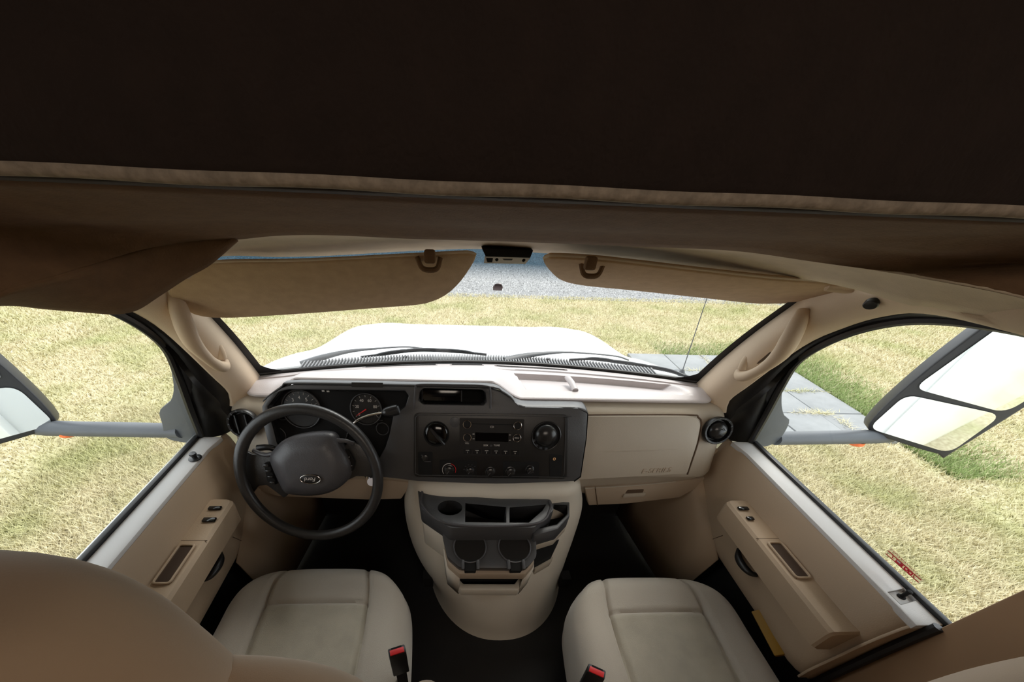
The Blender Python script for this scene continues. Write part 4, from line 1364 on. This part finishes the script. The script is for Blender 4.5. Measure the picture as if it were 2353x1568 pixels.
    # switches
    if s < 0:
        for (px, py, hx, hy) in ((494, 1168, .016, .006), (481, 1195, .016, .007)):
            c = at(px, py, Z=1.321)
            MB().box(c, (hx, hy, .003)).build('window_switch', M['gloss'], ar, bevel=.002)
    else:
        for (px, py, hx, hy) in ((1708, 1169, .0145, .006), (1724, 1192, .009, .006)):
            c = at(px, py, Z=1.321)
            MB().box(c, (hx, hy, .003)).build('window_switch', M['gloss'], ar, bevel=.002)
    # pull handle below the armrest
    hpx = [(505, 1268), (507, 1285), (498, 1305), (482, 1325), (468, 1333)] if s < 0 else [(1697, 1262), (1697, 1282), (1708, 1302), (1725, 1318), (1740, 1322)]
    hp = cat([at(a, b, X=s * (.733 - .018 * math.sin(math.pi * k / 4))) for k, (a, b) in enumerate(hpx)], 20)
    MB().tube(hp, [.005, .009, .010, .009, .006], 10).build('pull_handle', M['black'], root)
    cen = sum(hp) / len(hp)
    MB().lathe(V(s * .744, cen[1] + .002, cen[2] + .016), V(-s, 0, 0), [(.040, 0), (.038, .003), (.0001, .002)], 28, sx=.55, xd=V(0, .6, .8)).build('handle_recess', M['ghost'], root)
    # seams in the lower panel
    MB().tube([V(s * .738, .66, 1.19), V(s * .739, .70, 1.10)], .0010, 6).build('panel_seam', M['ghost'], root)
    if s < 0:
        c = at(449, 1054, Z=1.401)
        ms = MB().lathe(c, V(0, 0, 1), [(.016, 0), (.016, .002), (.012, .004), (.006, .004), (.006, .010), (.009, .013), (.0085, .017), (.0001, .018)], 24).build('mirror_switch', M['knob'], root)
    else:
        c = at(2071, 1372, Z=1.394)
        MB().lathe(c, V(0, 0, 1), [(.007, 0), (.007, .001), (.0038, .002), (.0036, .014), (.0047, .016), (.0045, .020), (.0001, .021)], 20).build('lock_knob', M['deep'], root)
        ring2(c + V(0, 0, .001), V(0, 0, 1), .0078, .0009, 24).build('lock_collar', M['gask'], root)

# window sticker on the passenger glass
NG = unit(V(-1, 0, -.29))
PGl = (V(.835 - .004, 0, 1.395), NG)
S = lambda px, py, off=0: at(px, py, plane=PGl) + NG * off
stk = empty('window_sticker', S(2078, 1302), 'red-printed warning sticker inside the passenger window', 'sticker')
sm = bpy.data.materials.new('sticker_film'); sm.use_nodes = True
nt = sm.node_tree; bs_ = nt.nodes['Principled BSDF']; bs_.inputs['Base Color'].default_value = (.75, .55, .38, 1); bs_.inputs['Alpha'].default_value = .45; bs_.inputs['Roughness'].default_value = .4
q = [S(*p) for p in [(2047, 1258), (2124, 1335), (2112, 1343), (2035, 1268)]]
MB().add(q, [(0, 1, 2, 3)]).build('sticker_film', sm, stk)
rdm = mat('sticker_red', (186, 62, 44), .6, .05)
rd2 = mat('sticker_bright_red', (214, 34, 52), .6, .05)
for a_, b_ in (((2042, 1266), (2118, 1334)), ((2037, 1273), (2112, 1339))):
    MB().tube([S(*a_, .001), S(*b_, .001)], .0009, 6).build('sticker_line', rdm, stk)
for a_, b_ in (((2054, 1277), (2051, 1283)), ((2102, 1321), (2100, 1327))):
    MB().tube([S(*a_, .001), S(*b_, .001)], .0008, 6).build('sticker_line', rdm, stk)
q = [S(*p, .0012) for p in [(2063, 1285), (2079, 1299), (2073, 1305), (2057, 1290)]]
MB().add(q, [(0, 1, 2, 3)]).build('sticker_block', rd2, stk)
for (px, py) in ((2066, 1292),):
    q = [S(px + a, py + b, .0016) for a, b in ((-4, -3), (4, 4), (6, 2), (-1, -5))]
    MB().add(q, [(0, 1, 2, 3)]).build('sticker_mark', M['print'], stk)
for (px, py) in ((2084, 1308), (2093, 1317)):
    ring2(S(px, py, .001), NG, .0035, .0012, 16).build('sticker_mark', rd2, stk)
xd_ = S(2110, 1330) - S(2045, 1268)
sp_ = MB()
for k in range(15):
    for (ax_, ay_) in ((2049, 1263), (2034, 1284)):
        a_ = S(ax_ + 4.6 * k, ay_ + 4.2 * k, .001)
        b_ = S(ax_ + 4.6 * k + 1.5 + (k * 7 % 3) * .6, ay_ + 4.2 * k + 1.4 + (k * 7 % 3) * .55, .001)
        if ay_ == 1263 or k % 2: sp_.tube([a_, b_], .0006, 5)
sp_.build('sticker_print', rdm, stk)

# =================================================================== SUN VISORS
for s in (-1, 1):
    if s < 0:
        PV = (at(600, 592, Z=1.872), None)
        tp0, tp1 = at(600, 592, Z=1.872), at(600, 728, Y=.835)
        nv = unit(np.cross(tp1 - tp0, V(1, -s * .16, 0)))
        if nv[1] > 0: nv = -nv
        pl_ = (tp0, nv)
        out = [(395, 655), (430, 625), (500, 609), (700, 605), (960, 592), (1084, 586), (1093, 592), (1090, 602), (1074, 628), (1055, 653), (1030, 676), (1000, 692), (960, 702), (870, 709), (700, 722), (520, 732), (450, 725), (415, 706), (392, 685)]
        lab = 'large brown cloth sun visor on the driver side, folded down over the windscreen'
    else:
        tp0, tp1 = at(1500, 617, Z=1.872), at(1500, 672, Y=.865)
        nv = unit(np.cross(tp1 - tp0, V(1, -s * .16, 0)))
        if nv[1] > 0: nv = -nv
        pl_ = (tp0, nv)
        out = [(1248, 600), (1258, 595), (1350, 599), (1448, 609), (1567, 623), (1746, 643), (1850, 651), (1925, 657), (1940, 668), (1925, 690), (1850, 696), (1770, 699), (1720, 697), (1600, 684), (1450, 668), (1340, 657), (1290, 645), (1262, 622)]
        lab = 'narrow-looking tan sun visor on the passenger side, tilted up under the header'
    q = [at(a, b, plane=pl_) for a, b in out]
    cq = sum(q) / len(q)
    root = empty('sun_visor', cq, lab, 'sun visor', 'sun visors')
    q = cat(q, 70, closed=True)
    q = [p for p in q]
    plate3(q, [], nv, .010).build('visor_panel', M['visor'], root, bevel=.0035, bseg=3)
    ins = [cq + (p - cq) * .985 + nv * .001 for p in q]
    MB().tube([p - nv * .005 for p in [cq + (p - cq) * .998 for p in q]], .0022, 6, closed=True).build('visor_piping', M['rim'], root)
    # clip and pivot
    kpx = (986, 583, 998) if s < 0 else (1360, 596, 1372)
    c = at(kpx[0], kpx[1] - 2, plane=pl_) + nv * .012
    MB().box(c + V(0, .004, .004), (.010, .008, .010)).build('visor_clip', M['head'], root, bevel=.004)
    c2_ = at(kpx[0], kpx[1] + 16, plane=pl_) + nv * .010
    MB().tube(cat([c2_ + V(-.022, 0, .014), c2_ + V(-.014, -.004, -.002), c2_ + V(.0, -.006, -.005), c2_ + V(.014, -.004, -.002), c2_ + V(.020, 0, .014)], 16), .0045, 8).build('clip_hook', M['head'], root)
    if s > 0:
        e_ = at(1935, 662, plane=pl_)
        MB().tube(cat([e_ + V(-.03, 0, 0), e_ + V(.01, -.01, .0), e_ + V(.03, -.03, .02)], 10), .006, 10).build('visor_pivot', M['grab'], root)

# mirror mount under the header: dark housing and white bracket
mm = empty('camera_bracket', at(1166, 585, Y=.84), 'dark housing with a white drilled bracket hanging at the windscreen top centre', 'bracket')
PM = (at(1166, 572, Y=.82), V(0, -1, 0))
q = [at(*p, Y=.83) for p in [(1107, 571), (1226, 575), (1219, 593), (1116, 590)]]
plate3(q, [], V(0, -1, 0), .03).build('housing', M['deep'], mm, bevel=.002)
PB = (at(1166, 591, Y=.832), unit(V(0, -.93, -.36)))
Bq = lambda px, py, o_=0: at(px, py, plane=PB) + PB[1] * o_
hl1 = [Bq(1141.5, 597.5) + .0036 * V(math.cos(w), -math.sin(w) * .36, math.sin(w) * .93) for w in np.linspace(0, 2 * math.pi, 16, endpoint=False)]
hl2 = [Bq(1203.5, 599) + .0036 * V(math.cos(w), -math.sin(w) * .36, math.sin(w) * .93) for w in np.linspace(0, 2 * math.pi, 16, endpoint=False)]
plate3([Bq(*p) for p in [(1114, 590), (1219, 593), (1207, 607), (1112, 605)]], [hl1, hl2], PB[1], .002).build('bracket_plate', M['white'], mm)
plate3([Bq(*p, .001) for p in [(1117, 593), (1133, 593), (1131, 603), (1120, 603)]], [], PB[1], .004).build('bracket_screw', M['deep'], mm, bevel=.001)
plate3([Bq(*p, .001) for p in [(1155, 595), (1178, 595), (1176, 598), (1158, 597.5)]], [], PB[1], .002).build('bracket_slot', M['arm'], mm)
for hx_, hy_ in ((1141.5, 597.5), (1203.5, 599)):
    MB().lathe(Bq(hx_, hy_, -.0028), PB[1], [(.0046, 0), (.0046, .0006), (.0001, .0007)], 16).build('hole_shade_disc', M['deep'], mm)  # dark discs behind the drilled holes paint in their shade


def ws_hit(px, py):
    d = ray(px, py)
    best, bt = None, 1e9
    for x in np.linspace(-.7, .7, 141):
        for t in np.linspace(0, 1, 61):
            p = ws(x, t)
            v = p - CAMLOC
            w = v - d * (v @ d) / (d @ d)
            k = np.linalg.norm(w)
            if k < bt: bt, best = k, p
    return best


c = ws_hit(1140, 662)
nb = unit(V(0, -.75, -.62))
g = MB()
q = [c + nb * .004 + V(x, 0, 0) + unit(V(0, -.62, .75)) * z for x, z in [(-.012, -.009), (.012, -.009), (.013, .003), (.009, .011), (0, .013), (-.009, .011), (-.013, .003)]]
o = plate3(q, [], nb, .006).build('mirror_button', mat('mirror_button_metal', (92, 80, 82), .35, .05, metal=.5), None, bevel=.002, origin=c)
tag(o, 'small dark mirror mounting button glued to the windscreen centre', 'mirror button')

# =================================================================== OUTSIDE: bonnet, cowl, wipers, aerial, mirrors
hd = empty('bonnet', (0, 1.7, 1.2), 'white bonnet and front wings beyond the windscreen', 'bonnet')
G = []
for j in range(41):
    t = j / 40
    y0 = 1.19 + 1.03 * t
    row = []
    for i in range(61):
        u = -1 + 2 * i / 60
        w = 1.0 - .06 * t - .30 * sstep(.45, 1.0, t) * 1.0
        x = u * w
        yy = y0 - .10 * abs(u) ** 3 * t - .30 * max(0, abs(u) - .3) ** 2 * (1 - t)
        z = 1.425 - .045 * t - .20 * max(0, t - .55) ** 2 - .16 * t ** 8
        sh = sstep(.56, .84, abs(x))
        z -= sh * (.075 + .035 * t)
        z -= .22 * max(0, abs(x) - .86) ** 1.2
        z += .012 * math.exp(-((abs(x) - .45) / .1) ** 2) * t
        row.append(V(x, yy, z))
    G.append(row)
g = MB().grid(G)
g.build('bonnet_panel', M['white'], hd, mods=solid(.004, -1), smooth=60)
fe = [G[40][i] for i in range(61)]
MB().grid([fe, [p + V(0, .02, -.10) for p in fe], [p + V(0, 0, -.45) for p in fe]]).build('front_face', M['white'], hd, mods=solid(.004, -1))
for s, i_ in ((-1, 0), (1, 60)):
    se = [G[j][i_] for j in range(41)]
    MB().grid([se, [p + V(s * .03, 0, -.10) for p in se], [p + V(s * .02, 0, -.5) for p in se]]).build('wing_side', M['white'], hd, mods=solid(.004, -1))

cw = empty('cowl_grille', (0, 1.27, 1.44), 'grey ribbed cowl grille at the foot of the windscreen', 'cowl grille')
base = [ws_base(x) + V(0, .018, -.016) for x in np.linspace(-.70, .70, 60)]
fwd = [V(p[0], p[1] + .075 - .035 * abs(p[0] / .7) ** 2, p[2] + .0) for p in base]
MB().grid([[p + V(0, -.01, .0) for p in base], fwd, [p + V(0, .01, -.02) for p in fwd]]).build('cowl_panel', M['cowl'], cw, mods=solid(.004, -1))
ribs = MB()
for k in range(120):
    x = -.60 + 1.20 * k / 119
    b = ws_base(x) + V(0, .03, -.010)
    ribs.box(b + V(0, .025, .001), (.0022, .026, .006))
tag(ribs.build('cowl_ribs', mat('rib_grey', (120, 121, 124), .6, .05), cw), kind='stuff')


def on_glass(px, py, lift):  # a point a little outside the lower glass / above the bonnet
    return at(px, py, Y=lift)


for k, (arm, blade, lab) in enumerate((
        ([(692, 838, 1.17), (740, 822, 1.21), (800, 808, 1.26), (870, 801, 1.29), (935, 797.5, 1.31), (985, 803, 1.31), (1000, 806, 1.30)],
         [(829, 821, 1.27), (880, 815, 1.28), (960, 806, 1.29), (1050, 809, 1.30), (1118, 815, 1.30)], 'black wiper in front of the driver half of the windscreen'),
        ([(1160, 828, 1.29), (1200, 819, 1.31), (1246, 813, 1.32), (1310, 810, 1.31), (1410, 818, 1.28), (1445, 828, 1.26)],
         [(1308, 827, 1.27), (1360, 826, 1.26), (1430, 835, 1.24), (1530, 852, 1.19), (1598, 871, 1.12)], 'black wiper in front of the passenger half of the windscreen'))):
    A3 = [at(a, b, Y=y) for a, b, y in arm]
    root = empty('windscreen_wiper', A3[0], lab, 'wiper', 'windscreen wipers')
    MB().tube(cat(A3, 40), [.020, .017, .012, .007, .005, .005, .005], 8, flat=.45).build('wiper_arm', M['wiper'], root)
    B3 = cat([at(a, b, Y=y) for a, b, y in blade], 40)
    MB().tube(B3, .0045, 6).build('wiper_blade', M['wiper'], root)
    up1 = V(0, 0, .006)
    for a, b in ((4, 18), (20, 36), (10, 30)):
        mdp = [B3[a], B3[int(a * .75 + b * .25)] + up1, B3[(a + b) // 2] + up1 * 1.2, B3[int(a * .25 + b * .75)] + up1, B3[b]]
        MB().tube(cat(mdp, 14), .0045, 6, flat=.6).build('blade_bridge', M['wiper'], root)
nz = MB()
c = at(932, 826, Y=1.29)
washer = MB().tube([c + V(0, 0, -.02), c + V(0, 0, .012)], [.010, .007], 10).build('washer_nozzle', M['wiper'], cw)
c = at(1258, 828, Y=1.28)
MB().tube([c + V(0, 0, -.02), c + V(0, 0, .008)], [.009, .006], 10).build('washer_nozzle', M['wiper'], cw)

a0 = at(1568, 853, Z=1.33)
a1 = at(1622, 693, Y=a0[1] + .06)
an = empty('aerial', a0, 'thin whip aerial standing on the passenger-side wing', 'aerial')
MB().tube([a0, a1, a1 + (a1 - a0) * 1.0], [.0022, .0016, .0012], 6).build('whip', M['wiper'], an)
MB().lathe(a0 + V(0, 0, -.02), V(0, 0, 1), [(.016, 0), (.013, .015), (.006, .028), (.0001, .03)], 16).build('aerial_base', M['wiper'], an)

# door mirrors
for s in (-1, 1):
    side = 'driver' if s < 0 else 'passenger'
    root = empty('door_mirror', (s * 1.4, 1.0, 1.4), 'large towing door mirror on a long grey arm on the %s side' % side, 'mirror', 'door mirrors')
    # base outside the sail
    bp = ([(384, 811), (392, 850), (398, 890), (392, 920), (366, 945), (372, 975), (380, 1005), (405, 1015), (448, 1014), (470, 960), (430, 870)] if s < 0 else
          [(1828, 838), (1806, 865), (1799, 890), (1797, 930), (1803, 955), (1815, 968), (1800, 1000), (1780, 1020), (1742, 1024), (1720, 960), (1780, 880)])
    q = cat([at(*p, Y=.885) for p in bp], 44, closed=True)
    plate3(q, [], V(0, -1, 0), .05).build('mirror_base', M['arm'], root, bevel=.006)
    A0 = V(s * .87, .90, 1.395)
    A1 = V(s * 1.30, .975, 1.355)
    px0, px1 = ((395, 990), (105, 984)) if s < 0 else ((1800, 1008), (2025, 1003))
    A0 = at(*px0, Y=.90); A1 = at(*px1, Y=.975)
    MB().tube(cat([A0 + V(-s * .03, 0, 0), A0 * .6 + A1 * .4, A1, A1 + V(s * .04, .015, .0)], 20), [.026, .027, .028, .030], 14, flat=.75).build('mirror_arm', M['arm'], root)
    lm = at(160, 1000, Y=.955) if s < 0 else at(1965, 1021, Y=.955)
    MB().lathe(lm + V(0, .0, .004), V(0, -.2, -1), [(.022, -.006), (.022, .004), (.015, .008), (.0001, .009)], 20).build('marker_lamp', M['amber'], root)
    # head: housing + two glasses, pivoted to face the coach side
    ic = at(143, 975, Y=.985) if s < 0 else at(1982, 985, Y=.985)      # inner lower corner
    xi = abs(ic[0]); zb = ic[2]
    yaw = math.radians(33)
    ex = V(s * math.cos(yaw), math.sin(yaw) * -1 * 0 + math.sin(yaw) * -.0, 0)
    fwdn = unit(V(-s * math.sin(yaw), -math.cos(yaw), .09))              # glass normal, toward the cab and back
    ex = unit(V(s * math.cos(yaw), -math.sin(yaw), 0))                  # outward along the glass
    ey = unit(V(0, 0, 1) + fwdn * 0)
    H0 = V(s * xi, .985, zb)
    w_, h_ = .24, .44
    slope = .10
    def hp_(u, v, d=0): return H0 + ex * (u * w_ + slope * (v ** 1.6) * .62) + ey * (v * h_) + fwdn * d
    ol = [hp_(.0, .10), hp_(.04, .02), hp_(.16, -.02), hp_(.9, -.05), hp_(1, .02), hp_(1, .95), hp_(.92, 1.02), hp_(.2, 1.0), hp_(.02, .94), hp_(-.02, .6), hp_(-.02, .3)]
    ol = cat(ol, 60, closed=True)
    plate3(ol, [], fwdn, .06).build('mirror_housing', M['mhouse'], root, bevel=.012, bseg=3)
    def gl_poly(u0, v0, u1, v1, d): return roundpoly([hp_(u0, v0, d), hp_(u1, v0 - .035, d), hp_(u1, v1, d), hp_(u0 + (.06 if v1 > .5 else 0), v1, d)], .03, 6)
    q = gl_poly(.045, .36, .96, .965, .004)
    MB().add(q, [tuple(range(len(q)))]).build('main_glass', M['mirror'], root)
    q = gl_poly(.045, .015, .96, .31, .004)
    MB().add(q, [tuple(range(len(q)))]).build('wide_angle_glass', M['mirror'], root)
